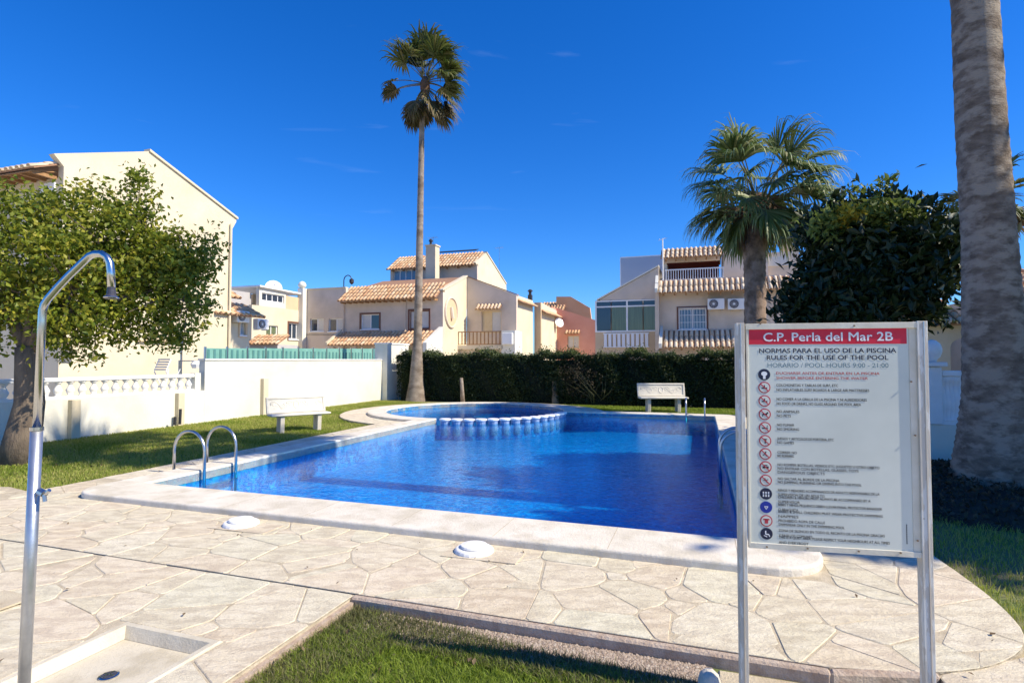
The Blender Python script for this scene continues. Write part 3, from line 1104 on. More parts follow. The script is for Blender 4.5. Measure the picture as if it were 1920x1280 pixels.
def ac_unit(px, py, pl, d, label, w_=.85, h_=.58, group='air conditioning units on the house walls', scale=1.0):
    s_, z_ = pl.px(px, py)
    p = pl.pt(s_, -d, z_)
    t = gthing('air_conditioner', label, 'air conditioner', p[0], p[1], z_ - h_ / 2, group)
    b = MB()
    w2 = w_ / 2
    pl.box(b, s_ - w2, s_ + w2, -d - .16, -d + .14, z_ - h_ / 2, z_ + h_ / 2)
    build('casing', b, 'white_plastic', t, 'grid', bevel=.02)
    f = MB()
    c = pl.pt(s_ - w_ * .14, -d - .168, z_)
    cc = Vector(c)
    nv = Vector((0, -1, 0)) if pl.kind == 'b' else Vector((1, 0, 0))
    f.tube([cc + nv * .0, cc + nv * .02], h_ * .40, 16)
    fan = build('fan_grille', f, 'dark_plastic', t, 'grid')
    hb = MB()
    hb.tube([cc + nv * .021, cc + nv * .035], h_ * .10, 10)
    for k in range(8):
        an = pi * k / 8
        if pl.kind == 'b':
            dv = Vector((cos(an), 0, sin(an)))
        else:
            dv = Vector((0, cos(an), sin(an)))
        hb.tube([cc + nv * .028 - dv * h_ * .39, cc + nv * .028 + dv * h_ * .39], .006, 4)
    build('fan_guard', hb, 'white_plastic', t, 'grid')
    for q in (-1, 1):
        br = MB()
        pl.box(br, s_ + q * w2 * .7 - .02, s_ + q * w2 * .7 + .02, -d - .15, 0, z_ - h_ / 2 - .04, z_ - h_ / 2 - .002)
        build('bracket', br, 'steel_dull', t, 'grid')
    return t

def railing(house, pl, s0, s1, z0, z1, n_, mat, d=0.0, name='railing', bw=.035, as_parts=True):
    mb = MB()
    pl.box(mb, s0, s1, d - .03, d + .03, z1 - .06, z1)
    pl.box(mb, s0, s1, d - .025, d + .025, z0, z0 + .05)
    rl_ = build(name, mb, mat, house, 'grid')
    for k in range(n_):
        q = s0 + (s1 - s0) * (k + .5) / n_
        b = MB()
        pl.box(b, q - bw, q + bw, d - .02, d + .02, z0 + .052, z1 - .062)
        build('bar', b, mat, rl_, 'grid')
    return rl_

# ------------------------------------------------------------------ right house
RB = 32.4
pr = Plane('b', RB)
h = gthing('house', 'beige two-storey house with stacked tile canopies behind the short palm', 'house', 6.0, RB)
aL, _ = pr.px(1237, 600); aR = pr.px(1520, 600)[0]
zE1 = pr.px(1315, 527)[1]                    # first-floor ceiling line
win = pr.rect(1273, 578, 1324, 617)
wall(h, pr, aL, aR, 0, zE1, [win], 'beige_wall')
void_box(h, aL + .05, aR - .05, RB + .3, RB + 6, .1, zE1 - .1)
window(h, pr, win, mull=1, bars=9, surround='brown_frame', pane='glass_blue')
# side walls and flat roof
build('side_wall', MB().box(aR - .25, aR - .002, RB + .252, RB + 9, 0, zE1), 'beige_wall', h, 'grid')
build('roof_terrace', MB().box(aL, aR, RB + .002, RB + 9, zE1 + .002, zE1 + .15), 'beige_wall', h, 'grid')
up30 = lambda d, deg: (0, cos(radians(deg)), sin(radians(deg))) if d == 'b' else (-cos(radians(deg)), 0, sin(radians(deg)))
# upper tile canopy over the first floor
zt = pr.px(1315, 524)[1]; zb = Kb(1315, 546, RB - .75)[1]
sl = atan2(zt - zb, .75)
tile_roof(h, (aL - .05, RB - .75, zb), (aR + .05, RB - .75, zb), (0, cos(sl), sin(sl)), .75 / cos(sl), nrow=2, pitch_w=.262, mat='roof_tile_pale', individual=True, beams=13)
# lower canopy over the porch
a0 = Kb(1243, 640, RB - 1.2)[0]; a1 = aR - 1.0
zt2 = pr.px(1315, 619)[1]; zb2 = Kb(1315, 651, RB - 1.2)[1]
sl = atan2(zt2 - zb2, 1.2)
tile_roof(h, (a0, RB - 1.2, zb2), (a1, RB - 1.2, zb2), (0, cos(sl), sin(sl)), 1.2 / cos(sl), nrow=3, pitch_w=.262, mat='roof_tile_pale', individual=True, beams=10)
for k in range(4):
    q = a0 + .3 + (a1 - a0 - .6) * k / 3
    build('porch_post', MB().box(q - .12, q + .12, RB - 1.0, RB - .76, 0, zb2 - .1), 'beige_wall', h, 'grid')
build('corner_pier', MB().box(aL - .22, aL - .003, RB - .5, RB + .3, 0, zE1 - .05), 'beige_wall', h, 'grid')
build('canopy_end', MB().slab([(aL - .20, RB - .8, zb + .02), (aL - .20, RB, zt + .02), (aL - .20, RB, zt + .35), (aL - .20, RB - .8, zb + .25)], (.14, 0, 0)), 'white_wall', h, 'grid')
build('porch_end', MB().slab([(a0 - .22, RB - 1.25, zb2 - .03), (a0 - .22, RB, zt2), (a0 - .22, RB, zt2 + .3), (a0 - .22, RB - 1.25, zb2 + .22)], (.16, 0, 0)), 'white_wall', h, 'grid')
# top floor loggia
TB = RB + 1.6
pt_ = Plane('b', TB)
la, _ = pt_.px(1243, 500); lb, _ = pt_.px(1350, 500)
z_l0 = zE1 + .15; z_l1 = pt_.px(1300, 483)[1]
zr1 = pt_.px(1300, 462)[1]
build('loggia_back', MB().box(la, lb, TB + 1.6, TB + 1.8, z_l0, z_l1 + .1), 'maroon', h, 'grid')
build('loggia_beam', MB().box(la, lb, TB, TB + .2, z_l1 - .22, z_l1 + .02), 'beige_wall', h, 'grid')
build('loggia_post', MB().box(la, la + .22, TB + .205, TB + 1.6, z_l0, z_l1 - .22), 'white_wall', h, 'grid')
aw = MB()
aw.slab([(la + .1, TB + .21, z_l1 - .25), (lb - .1, TB + .21, z_l1 - .25), (lb - .1, TB + .9, z_l1 - .0), (la + .1, TB + .9, z_l1)], (0, 0, -.03))
build('awning', aw, 'maroon', h, 'grid')
zb3 = Kb(1300, 481, TB - .55)[1]
sl = atan2(zr1 - zb3, .95)
tile_roof(h, (la - .1, TB - .55, zb3), (lb + .1, TB - .55, zb3), (0, cos(sl), sin(sl)), .95 / cos(sl), nrow=3, pitch_w=.262, mat='roof_tile_pale', individual=True, beams=6)
build('roof_back', MB().slab([(la - .1, TB + .4, zr1 - .02), (la - .1, TB + 2.2, zr1 - .7), (lb + .1, TB + 2.2, zr1 - .7), (lb + .1, TB + .4, zr1 - .02)], (0, 0, -.1)), 'tile_bed', h, 'grid')
rr_ = Plane('b', RB + .35)
r0 = rr_.px(1247, 515)[0]; r1 = rr_.px(1358, 515)[0]
railing(h, rr_, r0, r1, zE1 + .16, rr_.px(1300, 503)[1], 24, 'white_paint', bw=.02)
# stair tower block and chimney
tl, tr_ = pt_.px(1356, 490)[0], pt_.px(1440, 490)[0]
zt4 = pt_.px(1400, 452)[1]
build('tower', MB().box(tl, tr_, TB, TB + 3.2, z_l0, zt4), 'beige_wall', h, 'grid')
tr2 = pt_.px(1500, 490)[0]
build('tower_side', MB().box(tr_ + .003, tr2, TB + .3, TB + 3.2, z_l0, pt_.px(1470, 470)[1]), 'beige_wall', h, 'grid')
tw = pt_.rect(1432, 480, 1452, 498)
build('window', MB().box(tr_ + .02, tr_ + 1.1, TB + .24, TB + .29, tw[2], tw[3]), 'shutter', h, 'grid')
c0, c1 = pt_.px(1470, 440)[0], pt_.px(1500, 440)[0]
ch = MB().box(c0, c1, TB + .6, TB + 1.3, zt4 - 1.5, pt_.px(1480, 430)[1])
ch.box(c0 - .06, c1 + .06, TB + .54, TB + 1.36, pt_.px(1480, 430)[1] + .002, pt_.px(1480, 427)[1] + .05)
build('chimney', ch, 'ochre_wall', h, 'grid')
# left wing: glazed veranda with parapet below and sloping gable above
WB = RB + .5
pw = Plane('b', WB)
wl, wr = pw.px(1116, 600)[0], pw.px(1236, 600)[0]
zs = pw.px(1175, 622)[1]; zg = pw.px(1175, 562)[1]
zgL, zgR = pw.px(1120, 563)[1], pw.px(1236, 500)[1]
gable(h, pw, [(wl + .3, zg + .02), (wr, zg + .02), (wr, zgR), (wl + .3, zgL + .05)], 'beige_wall')
build('gable_cap', MB().slab([(wl + .1, WB - .08, zgL - .02), (wl + .1, WB + 5, zgL - .02), (wr, WB + 5, zgR + .03), (wr, WB - .08, zgR + .03)], (0, 0, .08)), 'white_wall', h, 'grid')
# veranda frame
vf = MB()
for q in (wl, (wl + wr) / 2 - .02, wr - .08):
    pw.box(vf, q, q + .09, -.02, .06, zs, zg)
pw.box(vf, wl, wr, -.015, .055, zs, zs + .08)
pw.box(vf, wl, wr, -.015, .055, zg - .08, zg)
zm = pw.px(1175, 574)[1]
pw.box(vf, wl, wr, -.012, .052, zm - .04, zm + .04)
vw = build('veranda_window', vf, 'white_paint', h, 'grid')
nb = 4
for k in range(nb):
    a = wl + (wr - wl) * k / nb; b = wl + (wr - wl) * (k + 1) / nb
    pmb = MB(); pw.box(pmb, a + .05, b - .01, .02, .03, zs + .08, zm - .04)
    build('pane', pmb, 'glass_green' if k != 0 else 'glass_dark', vw, 'grid')
    pmb = MB(); pw.box(pmb, a + .05, b - .01, .02, .03, zm + .04, zg - .08)
    build('pane', pmb, 'glass_dark', vw, 'grid')
# veranda side panes and roof
vs_ = MB(); vs_.box(wl, wl + .05, WB + .07, WB + 3.5, zs, zg)
build('side_pane', vs_, 'glass_blue', h, 'grid')
wall(h, pw, wl, wr, 0, zs, [], 'ochre_wall', name='parapet')
build('wing_body', MB().box(wl + .3, wr, WB + 3.6, WB + 8, 0, zgL + .1), 'beige_wall', h, 'grid')
pp_ = Plane('b', WB - .05)
railing(h, pp_, pp_.px(1131, 640)[0], pp_.px(1217, 640)[0], pp_.px(1175, 651)[1], pp_.px(1175, 624)[1], 10, 'white_paint', name='slatted_screen', bw=.085)
# pale screen behind the wing
ps = Plane('b', WB + 4.5)
q0, q1 = ps.px(1164, 505)[0], ps.px(1242, 505)[0]
sc_ = MB(); ps.box(sc_, q0, q1, 0, .04, zgL, ps.px(1200, 482)[1])
build('screen_panel', sc_, 'frosted', h, 'grid')
sc_ = MB(); ps.box(sc_, q0 - .05, q0 - .002, -.01, .05, zgL, ps.px(1200, 480)[1]); ps.box(sc_, q0, q1, -.01, .05, ps.px(1200, 482)[1] + .002, ps.px(1200, 480)[1])
build('screen_frame', sc_, 'white_paint', h, 'grid')
# mast
m0 = Plane('b', RB + .2).px(1243, 520)
mt = gthing('antenna', 'white antenna mast on the terrace corner beside the tile canopy', 'antenna', m0[0], RB + .2, zE1)
zz = Kb(1243, 447, RB + .2)[1]
build('mast', MB().tube([(m0[0], RB + .2, zE1 + .15), (m0[0], RB + .2, zz)], .035, 6), 'white_paint', mt, 'grid')
build('aerial', MB().tube([(m0[0] - .25, RB + .2, zz - .1), (m0[0] + .25, RB + .2, zz + .02)], .012, 4).tube([(m0[0] - .15, RB, zz - .05), (m0[0] - .15, RB + .4, zz - .05)], .01, 4).tube([(m0[0] + .1, RB, zz), (m0[0] + .1, RB + .4, zz)], .01, 4), 'white_paint', mt, 'grid')
ac_unit(1342, 571, pr, .3, 'left of the two air conditioners, right of the barred window of the beige house')
ac_unit(1380, 571, pr, .3, 'right of the two air conditioners, next to the palm trunk')

# ------------------------------------------------------------------ middle house (shaded front, lit side)
MBP = 32.7
pm = Plane('b', MBP)
h = gthing('house', 'cream two-storey house with terracotta eaves behind the tall thin palm', 'house', -20, MBP)
mL, mR = pm.px(570, 600)[0], -15.7
mid = pm.px(648, 600)[0]
zt = pm.px(605, 542)[1]
zeave = pm.px(740, 551)[1]
wins = [pm.rect(581, 597, 607, 621), pm.rect(616, 597, 644, 621), pm.rect(677, 589, 711, 617), pm.rect(768, 582, 804, 616)]
wall(h, pm, mL, mid, 0, zt, wins[:2], 'beige_wall')
wall(h, pm, mid, mR, 0, zeave, wins[2:], 'beige_wall')
void_box(h, mL + .3, mR - .3, MBP + .6, MBP + 3, .1, zeave - .4)
window(h, pm, wins[0], mull=1, pane=['glass_dark', 'shutter'], frame='white_paint')
window(h, pm, wins[1], mull=1, pane=['glass_dark', 'shutter'], frame='white_paint')
window(h, pm, wins[2], mull=1, pane=['shutter', 'glass_dark'], frame='white_paint', surround='brown_frame')
window(h, pm, wins[3], mull=1, pane='shutter', frame='brown_frame', surround='brown_frame')
build('parapet_cap', MB().box(mL - .05, mid, MBP - .05, MBP + .3, zt + .002, zt + .08), 'cream_wall', h, 'grid')
build('end_wall', MB().box(mL, mL + .25, MBP + .252, MBP + 6, 0, zt), 'cream_wall', h, 'grid')
build('flat_roof', MB().box(mL + .26, mid, MBP + .26, MBP + 6, zt - .3, zt - .05), 'grey_wall', h, 'grid')
# upper eave
zrid = pm.px(740, 538)[1] + .25
zlow = Kb(740, 560, MBP - .7)[1]
sl = atan2(zrid - zlow, 1.5)
tile_roof(h, (mid - .2, MBP - .7, zlow), (mR - .15, MBP - .7, zlow), (0, cos(sl), sin(sl)), 1.5 / cos(sl), nrow=4, pitch_w=.27, mat='roof_tile', beams=16, beam_len=.6)
# lit side wall with half gable rising to the ridge
pside = Plane('a', mR)
zr0 = pside.px(832, 546); zr1_ = pside.px(874, 519)
gable(h, pside, [(MBP + .252, 0), (36.55, 0), (36.55, zr1_[1]), (MBP + .252, zr0[1] + .1)], 'cream_wall')
build('verge', MB().slab([(mR - .3, MBP - .1, zr0[1] + .02), (mR + .06, MBP - .1, zr0[1] + .02), (mR + .06, 36.6, zr1_[1] + .03), (mR - .3, 36.6, zr1_[1] + .03)], (0, 0, .1)), 'cream_wall', h, 'grid')
build('rear_slope', MB().slab([(mL + 4, MBP + .8, zrid - .1), (mR - .3, MBP + .8, zrid - .1), (mR - .3, 36.5, zr1_[1]), (mL + 4, 36.5, zr1_[1])], (0, 0, -.1)), 'tile_bed', h, 'grid')
# round recess ornament as a flat disc, recess shade put into its darker ochre
oc = pside.px(845.5, 586)
orn = MB()
ob_ = []
for k in range(24):
    t = 2 * pi * k / 24
    ob_.append((mR + .012, oc[0] + .95 * cos(t), oc[1] + .98 * sin(t)))
orn.slab(ob_, (.03, 0, 0))
rd = build('round_ornament', orn, 'ochre_wall', h, 'grid')
rim = MB().tube([(mR + .05, oc[0] + .95 * cos(2 * pi * k / 24), oc[1] + .98 * sin(2 * pi * k / 24)) for k in range(25)], .07, 6, cap=False)
rim.tube([(mR + .06, oc[0] - .1, oc[1] + .35), (mR + .14, oc[0], oc[1] - .4)], .13, 8)
build('ring', rim, 'beige_wall', rd, 'grid')
# right-hand wing: front set back with half gable, then lit side
FB = 36.6
pf = Plane('b', FB)
fR = -12.0
zfr = pf.px(970, 553)[1]; zfl = pf.px(876, 519)[1]
door = pf.rect(903, 583, 940, 622)
wall(h, pf, mR, fR, 0, 4.9 if door[3] < 4.9 else door[3] + .1, [door], 'beige_wall')
zb_ = max(4.9, door[3] + .1)
gable(h, pf, [(mR, zb_ + .001), (fR, zb_ + .001), (fR, zfr), (mR, zfl)], 'beige_wall')
build('gable_cap', MB().slab([(mR, FB - .06, zfl), (mR, FB + .4, zfl), (fR + .05, FB + .4, zfr), (fR + .05, FB - .06, zfr)], (0, 0, .07)), 'tile_bed', h, 'grid')
window(h, pf, door, mull=1, pane=['yellow_door', 'shutter'], frame='yellow_door')
cz = Kb(915, 579, FB - .45)[1]; cz1 = pf.px(915, 570)[1]
sl = atan2(cz1 - cz, .45)
tile_roof(h, (pf.px(895, 570)[0], FB - .45, cz), (pf.px(941, 570)[0], FB - .45, cz), (0, cos(sl), sin(sl)), .45 / cos(sl), nrow=1, name='canopy', mat='roof_tile_pale')
pfs = Plane('a', fR)
gable(h, pfs, [(FB + .252, 0), (40.6, 0), (40.6, pfs.px(999, 566)[1] + .1), (FB + .252, zfr)], 'cream_wall')
# tile verge on the far side block
ez = pfs.px(985, 570)[1]
tile_roof(h, (fR + .35, FB + .3, ez - .05), (fR + .35, 40.6, ez - .05), (-cos(.5), 0, sin(.5)), 1.4, nrow=3, mat='roof_tile', name='side_roof')
# balcony
bl = Plane('b', 35.1)
s0, s1 = bl.px(849, 633)[0], bl.px(941, 633)[0]
zt_, zb_ = bl.px(895, 621)[1], bl.px(895, 646)[1]
build('balcony_floor', MB().box(s0, s1 + .1, 35.0, FB - .003, zb_ - .3, zb_ - .05), 'cream_wall', h, 'grid')
railing(h, bl, s0, s1, zb_, zt_, 13, 'wood_beam', name='balcony_railing', bw=.035)
build('balcony_pier', MB().box(s1 + .004, s1 + .95, 35.0, FB - .003, 0, zt_ + .02), 'white_wall', h, 'grid')
build('balcony_underwall', MB().box(s0 + .1, s1, 35.3, 35.5, 0, zb_ - .302), 'beige_wall', h, 'grid')
bx = MB().box(s1 + .15, s1 + .85, 34.7, 34.98, zb_, zt_ - .15)
ob2 = build('louvre_box', bx, 'white_plastic', h, 'grid', bevel=.02)
# upper storey
UB = 39.0
pu = Plane('b', UB)
uL, uR = pu.px(732, 510)[0], -15.9
zu = pu.px(850, 497)[1]
wu = pu.rect(738, 506, 782, 532)
wall(h, pu, uL, uR, 5.5, zu, [wu], 'beige_wall')
window(h, pu, wu, mull=3, pane='glass_blue', frame='white_paint', sill=False)
zrl = Kb(850, 498, UB - .4)[1]; zrh = pu.px(850, 480)[1] + .5
sl = atan2(zrh - zrl, 2.0)
tile_roof(h, (uL - .15, UB - .4, zrl), (uR - .1, UB - .4, zrl), (0, cos(sl), sin(sl)), 2.0 / cos(sl), nrow=5, mat='roof_tile', beams=8)
pus = Plane('a', uR)
ap = pus.px(912, 474)
p1 = pus.px(891, 500); p2 = pus.px(949, 533)
gable(h, pus, [(UB + .25, 5.5), (p2[0] + .5, 5.5), (p2[0], p2[1]), (ap[0], ap[1]), (UB - .35, zrl + .15), (UB + .25, zrl - .1)], 'cream_wall')
build('verge', MB().slab([(uR - .25, ap[0], ap[1]), (uR + .06, ap[0], ap[1]), (uR + .06, p2[0], p2[1]), (uR - .25, p2[0], p2[1])], (0, 0, .1)), 'cream_wall', h, 'grid')
build('solar_panel', MB().slab([(uR - 5, UB + 1.7, zrh + .16), (uR - .8, UB + 1.7, zrh + .16), (uR - .8, UB + 2.3, zrh + .36), (uR - 5, UB + 2.3, zrh + .36)], (0, 0, .05)), 'black_metal', h, 'grid')
# chimney
pc = Plane('b', UB - 1.6)
c0, c1 = pc.px(798, 500)[0], pc.px(816, 500)[0]
czt = pc.px(806, 461)[1]
cb = MB().box(c0, c1, UB - 1.6, UB - .9, 5.5, czt)
cb.box(c0 - .06, c1 + .06, UB - 1.66, UB - .84, czt + .002, czt + .1)
ck = build('chimney', cb, 'cream_wall', h, 'grid')
cc_ = (c0 + c1) / 2
build('chimney_cowl', MB().tube([(cc_ - .15, UB - 1.25, czt + .1), (cc_ - .15, UB - 1.25, czt + .4)], .1, 8).lathe([(.16, 0), (.16, .08), (.05, .2)], 8, (cc_ - .15, UB - 1.25, czt + .4)), 'black_metal', ck, 'grid')
# low lit garden wall at the right foot of the house
pg = Plane('a', -14.6)
g0, g1 = pg.px(800, 640)[0], pg.px(830, 640)[0]
gable(h, pg, [(g0, 0), (g1, 0), (g1, pg.px(829, 612)[1]), (g0, pg.px(798, 642)[1])], 'white_wall', name='stair_wall')
# porch roof in front of the ground floor
zp1 = pm.px(710, 622)[1]; zp0 = Kb(710, 646, MBP - 1.5)[1]
q0 = Kb(614, 640, MBP - 1.5)[0]; q1 = Kb(800, 640, MBP - 1.5)[0]
sl = atan2(zp1 - zp0, 1.5)
tile_roof(h, (q0, MBP - 1.5, zp0), (q1, MBP - 1.5, zp0), (0, cos(sl), sin(sl)), 1.5 / cos(sl), nrow=4, mat='roof_tile', name='porch_roof')
build('roof_hip', MB().slab([(q0 - .15, MBP - 1.55, zp0 + .02), (q0 - .0, MBP - 1.55, zp0 + .02), (q0 + .05, MBP, zp1 + .05), (q0 - .1, MBP, zp1 + .05)], (0, 0, .16)), 'cream_wall', h, 'grid')
for k in range(5):
    q = q0 + .2 + (q1 - q0 - .4) * k / 4
    build('porch_post', MB().box(q - .12, q + .12, MBP - 1.3, MBP - 1.06, 0, zp0 - .08), 'beige_wall', h, 'grid')

# downpipes and cables on the shaded front
for q in (mid - .12, -18.4):
    build('drainpipe', MB().tube([(q, MBP - .07, .2), (q, MBP - .07, zlow - .15)], .045, 7), 'beige_wall', h, 'grid')
build('cable', MB().tube([(mL + .1, MBP - .03, 3.4), (mL + 3, MBP - .03, 3.34), (mid - .2, MBP - .03, 3.42)], .015, 4), 'black_metal', h, 'grid')
# roof lantern, antennas
def antenna(px, py0, py1, pl, label, yagi=True, ball=False):
    s_, z0_ = pl.px(px, py0); _, z1_ = pl.px(px, py1)
    p = pl.pt(s_, 0, z0_)
    t = gthing('antenna', label, 'antenna', p[0], p[1], z0_)
    build('mast', MB().tube([p, (p[0], p[1], z1_)], .03, 5), 'steel_dull', t, 'grid')
    if yagi:
        y = MB().tube([(p[0] - .4, p[1], z1_ - .1), (p[0] + .4, p[1] - .1, z1_ - .05)], .015, 4)
        for k in range(5):
            q = p[0] - .35 + .17 * k
            y.tube([(q, p[1] - .25, z1_ - .08), (q, p[1] + .25, z1_ - .08)], .01, 4)
        build('aerial', y, 'steel_dull', t, 'grid')
    if ball:
        build('cowl', MB().lathe([(.05, -.1), (.14, 0), (.16, .12), (.08, .24)], 8, (p[0], p[1], z1_)), 'black_metal', t, 'grid')
    return t
antenna(936, 520, 463, Plane('b', 45.5), 'thin antenna mast right of the lit upper gable', True)
antenna(812, 470, 444, Plane('b', UB - .4), 'white antenna on top of the pale chimney', True)
s_, z_ = pm.px(638, 540)
t = gthing('roof_lantern', 'curved black iron lamp arm standing on the flat parapet', 'lamp', s_, MBP + .4, z_)
zl = pm.px(645, 514)[1]
arm = [(s_, MBP + .4, zt)] + [(s_ + .32 - .32 * cos(t_), MBP + .4, zl - .38 + .36 * sin(t_)) for t_ in np.linspace(0, pi * .95, 9)]
build('lamp_arm', MB().tube(arm, .035, 6), 'black_metal', t, 'grid')
e = arm[-1]
build('lantern', MB().lathe([(.05, -.35), (.17, -.22), (.17, -.02), (.03, .08)], 6, e), 'black_metal', t, 'grid')

# ------------------------------------------------------------------ stepped houses beyond, pink house
h = gthing('house', 'narrow cream house with brown front beyond the balcony house', 'house', -11.8, 41.0)
ph = Plane('b', 41.0)
hb0 = -12.0
hb1 = ph.px(1014, 600)[0]
zc = ph.px(1007, 567)[1]
wall(h, ph, hb0 + .003, hb1, 0, zc, [], 'ochre_wall', name='front_wall')
phs = Plane('a', hb1)
e1_ = phs.px(1044, 600)[0]
gable(h, phs, [(41.252, 0), (e1_, 0), (e1_, phs.px(1042, 582)[1]), (41.252, zc)], 'cream_wall', name='side_wall')
tz = phs.px(1025, 590)[1]
tile_roof(h, (hb1 + .4, 41.2, tz), (hb1 + .4, e1_, tz), (-cos(.55), 0, sin(.55)), 1.7, nrow=4, mat='roof_tile')
c_ = Plane('b', 43).px(994, 553)
build('chimney', MB().lathe([(.2, 0), (.2, .5), (.12, .5), (.12, .75), (.24, .8), (.1, .95)], 8, (c_[0], 43, c_[1] - .5)), 'black_metal', h, 'grid')

h = gthing('house', 'salmon pink house with orange parapet left of the glazed veranda', 'house', -10, 46.0)
pk = Plane('b', 46.0)
k0, k1 = e1_ * 0 + pk.px(1043, 600)[0], pk.px(1116, 600)[0]
kw = pk.rect(1064, 629, 1086, 652)
za, zb = pk.px(1050, 580)[1], pk.px(1112, 600)[1]
wall(h, pk, k0, k1, 0, kw[3] + .3, [kw], 'pink_wall')
gable(h, pk, [(k0, kw[3] + .302), (k1, kw[3] + .302), (k1, zb), (k0, za + .15)], 'pink_wall')
window(h, pk, kw, mull=1, pane='shutter', frame='yellow_door')
cz = Kb(1075, 625, 45.6)[1]
tile_roof(h, (pk.px(1060, 620)[0], 45.6, cz), (pk.px(1088, 620)[0], 45.6, cz), (0, cos(.6), sin(.6)), .5, nrow=1, name='canopy', mat='roof_tile')
ko = Plane('b', 49.5)
gable(h, ko, [(ko.px(1043, 600)[0], 4), (ko.px(1112, 600)[0], 4), (ko.px(1106, 575)[0], ko.px(1106, 577)[1]), (ko.px(1070, 556)[0], ko.px(1070, 556)[1]), (ko.px(1043, 556)[0], ko.px(1043, 556)[1])], 'orange_wall', name='rear_gable')
kt0 = ko.px(1015, 570)[0]; kt1 = ko.px(1060, 570)[0]; kz = ko.px(1040, 580)[1]
tile_roof(h, (kt0, 48.6, kz - .3), (kt1, 48.6, kz - .3), (0, cos(.6), sin(.6)), 1.8, nrow=4, mat='roof_tile', name='rear_roof')
build('stub_wall', MB().box(k0 - .6, k0 - .004, 44.5, 46, 0, za + .1), 'pink_wall', h, 'grid')

def dish(px, py, pl, d, r_, label, mat='white_plastic'):
    s_, z_ = pl.px(px, py)
    p = Vector(pl.pt(s_, -d, z_))
    t = gthing('satellite_dish', label, 'satellite dish', p.x, p.y, z_, 'satellite dishes on the houses')
    mb = MB()
    look = (GM.inverted() @ Vector((.45, -.8, .35))).normalized()
    u = look.orthogonal().normalized(); v = look.cross(u)
    rings = []
    for k, q in enumerate((0, .35, .7, 1.0)):
        rings.append([p + (u * cos(2 * pi * j / 16) + v * sin(2 * pi * j / 16)) * r_ * q + look * (.22 * r_ * q * q) for j in range(16)])
    vs = [x for rg in rings for x in rg]
    fs = [(i * 16 + j, i * 16 + (j + 1) % 16, (i + 1) * 16 + (j + 1) % 16, (i + 1) * 16 + j) for i in range(3) for j in range(16)]
    mb.add(vs, fs)
    build('reflector', mb, mat, t, 'grid', smooth=True)
    build('feed_arm', MB().tube([p - v * r_ * .9 + look * .1, p + look * r_ * .9], .02, 4).tube([p + look * r_ * .85, p + look * r_ * 1.05], .05, 6), 'steel_dull', t, 'grid')
    back = Vector(pl.pt(s_, 0, z_ - .1))
    build('bracket', MB().tube([p, back], .03, 5), 'steel_dull', t, 'grid')
    return t
dish(1051, 606, pk, .6, .42, 'pale satellite dish on the pink house wall')

# ------------------------------------------------------------------ far right building with arch
AB = 19.5
pa = Plane('b', AB)
h = gthing('house', 'shaded porch building with arch behind the thick palm trunk', 'house', 9, AB)
x0, x1 = pa.px(1700, 640)[0], pa.px(1990, 640)[0]
ze = pa.px(1790, 604)[1]
ar0, ar1 = pa.px(1782, 650)[0], pa.px(1830, 650)[0]
az0, az1 = 0.9, pa.px(1805, 634)[1]
mb = MB()
wall(h, pa, x0, ar0, 0, ze, [], 'beige_wall')
wall(h, pa, ar1, x1, 0, ze, [], 'beige_wall')
wall(h, pa, ar0, ar1, 0, az0, [], 'maroon', name='low_wall')
ac = (ar0 + ar1) / 2; ahw = (ar1 - ar0) / 2
N_ = 10
for k in range(N_):
    a_ = pi - pi * k / N_; b_ = pi - pi * (k + 1) / N_
    qa, qb = ac + ahw * cos(a_), ac + ahw * cos(b_)
    za_, zb_ = az1 - ahw * .9 + ahw * .9 * sin(a_), az1 - ahw * .9 + ahw * .9 * sin(b_)
    mb.slab([(qa, AB, za_), (qb, AB, zb_), (qb, AB, ze - .001), (qa, AB, ze - .001)], (0, .25, 0))
o = build('arch', mb, 'beige_wall', h, 'grid')
build('inner_wall', MB().box(x0, x1, AB + 3.2, AB + 3.4, 0, ze), 'orange_wall', h, 'grid')
ezb = Kb(1790, 607, AB - .4)[1]
sl = radians(24)
tile_roof(h, (x0, AB - .4, ezb), (x1 - 2.2, AB - .4, ezb), (0, cos(sl), sin(sl)), 2.2, nrow=5, mat='roof_tile')
# higher part right of the trunk
hb = Plane('b', AB - 1)
y0 = hb.px(1896, 560)[0]; y1 = hb.px(2100, 560)[0]
hz = hb.px(1915, 545)[1]
build('side_block', MB().box(y0, y1, AB - 1, AB + 4, 0, hz), 'beige_wall', h, 'grid')
ezb = Kb(1910, 548, AB - 1.6)[1]
tile_roof(h, (y0 - .3, AB - 1.6, ezb), (y1, AB - 1.6, ezb), (0, cos(.35), sin(.35)), 2.6, nrow=6, mat='roof_tile', name='upper_roof')

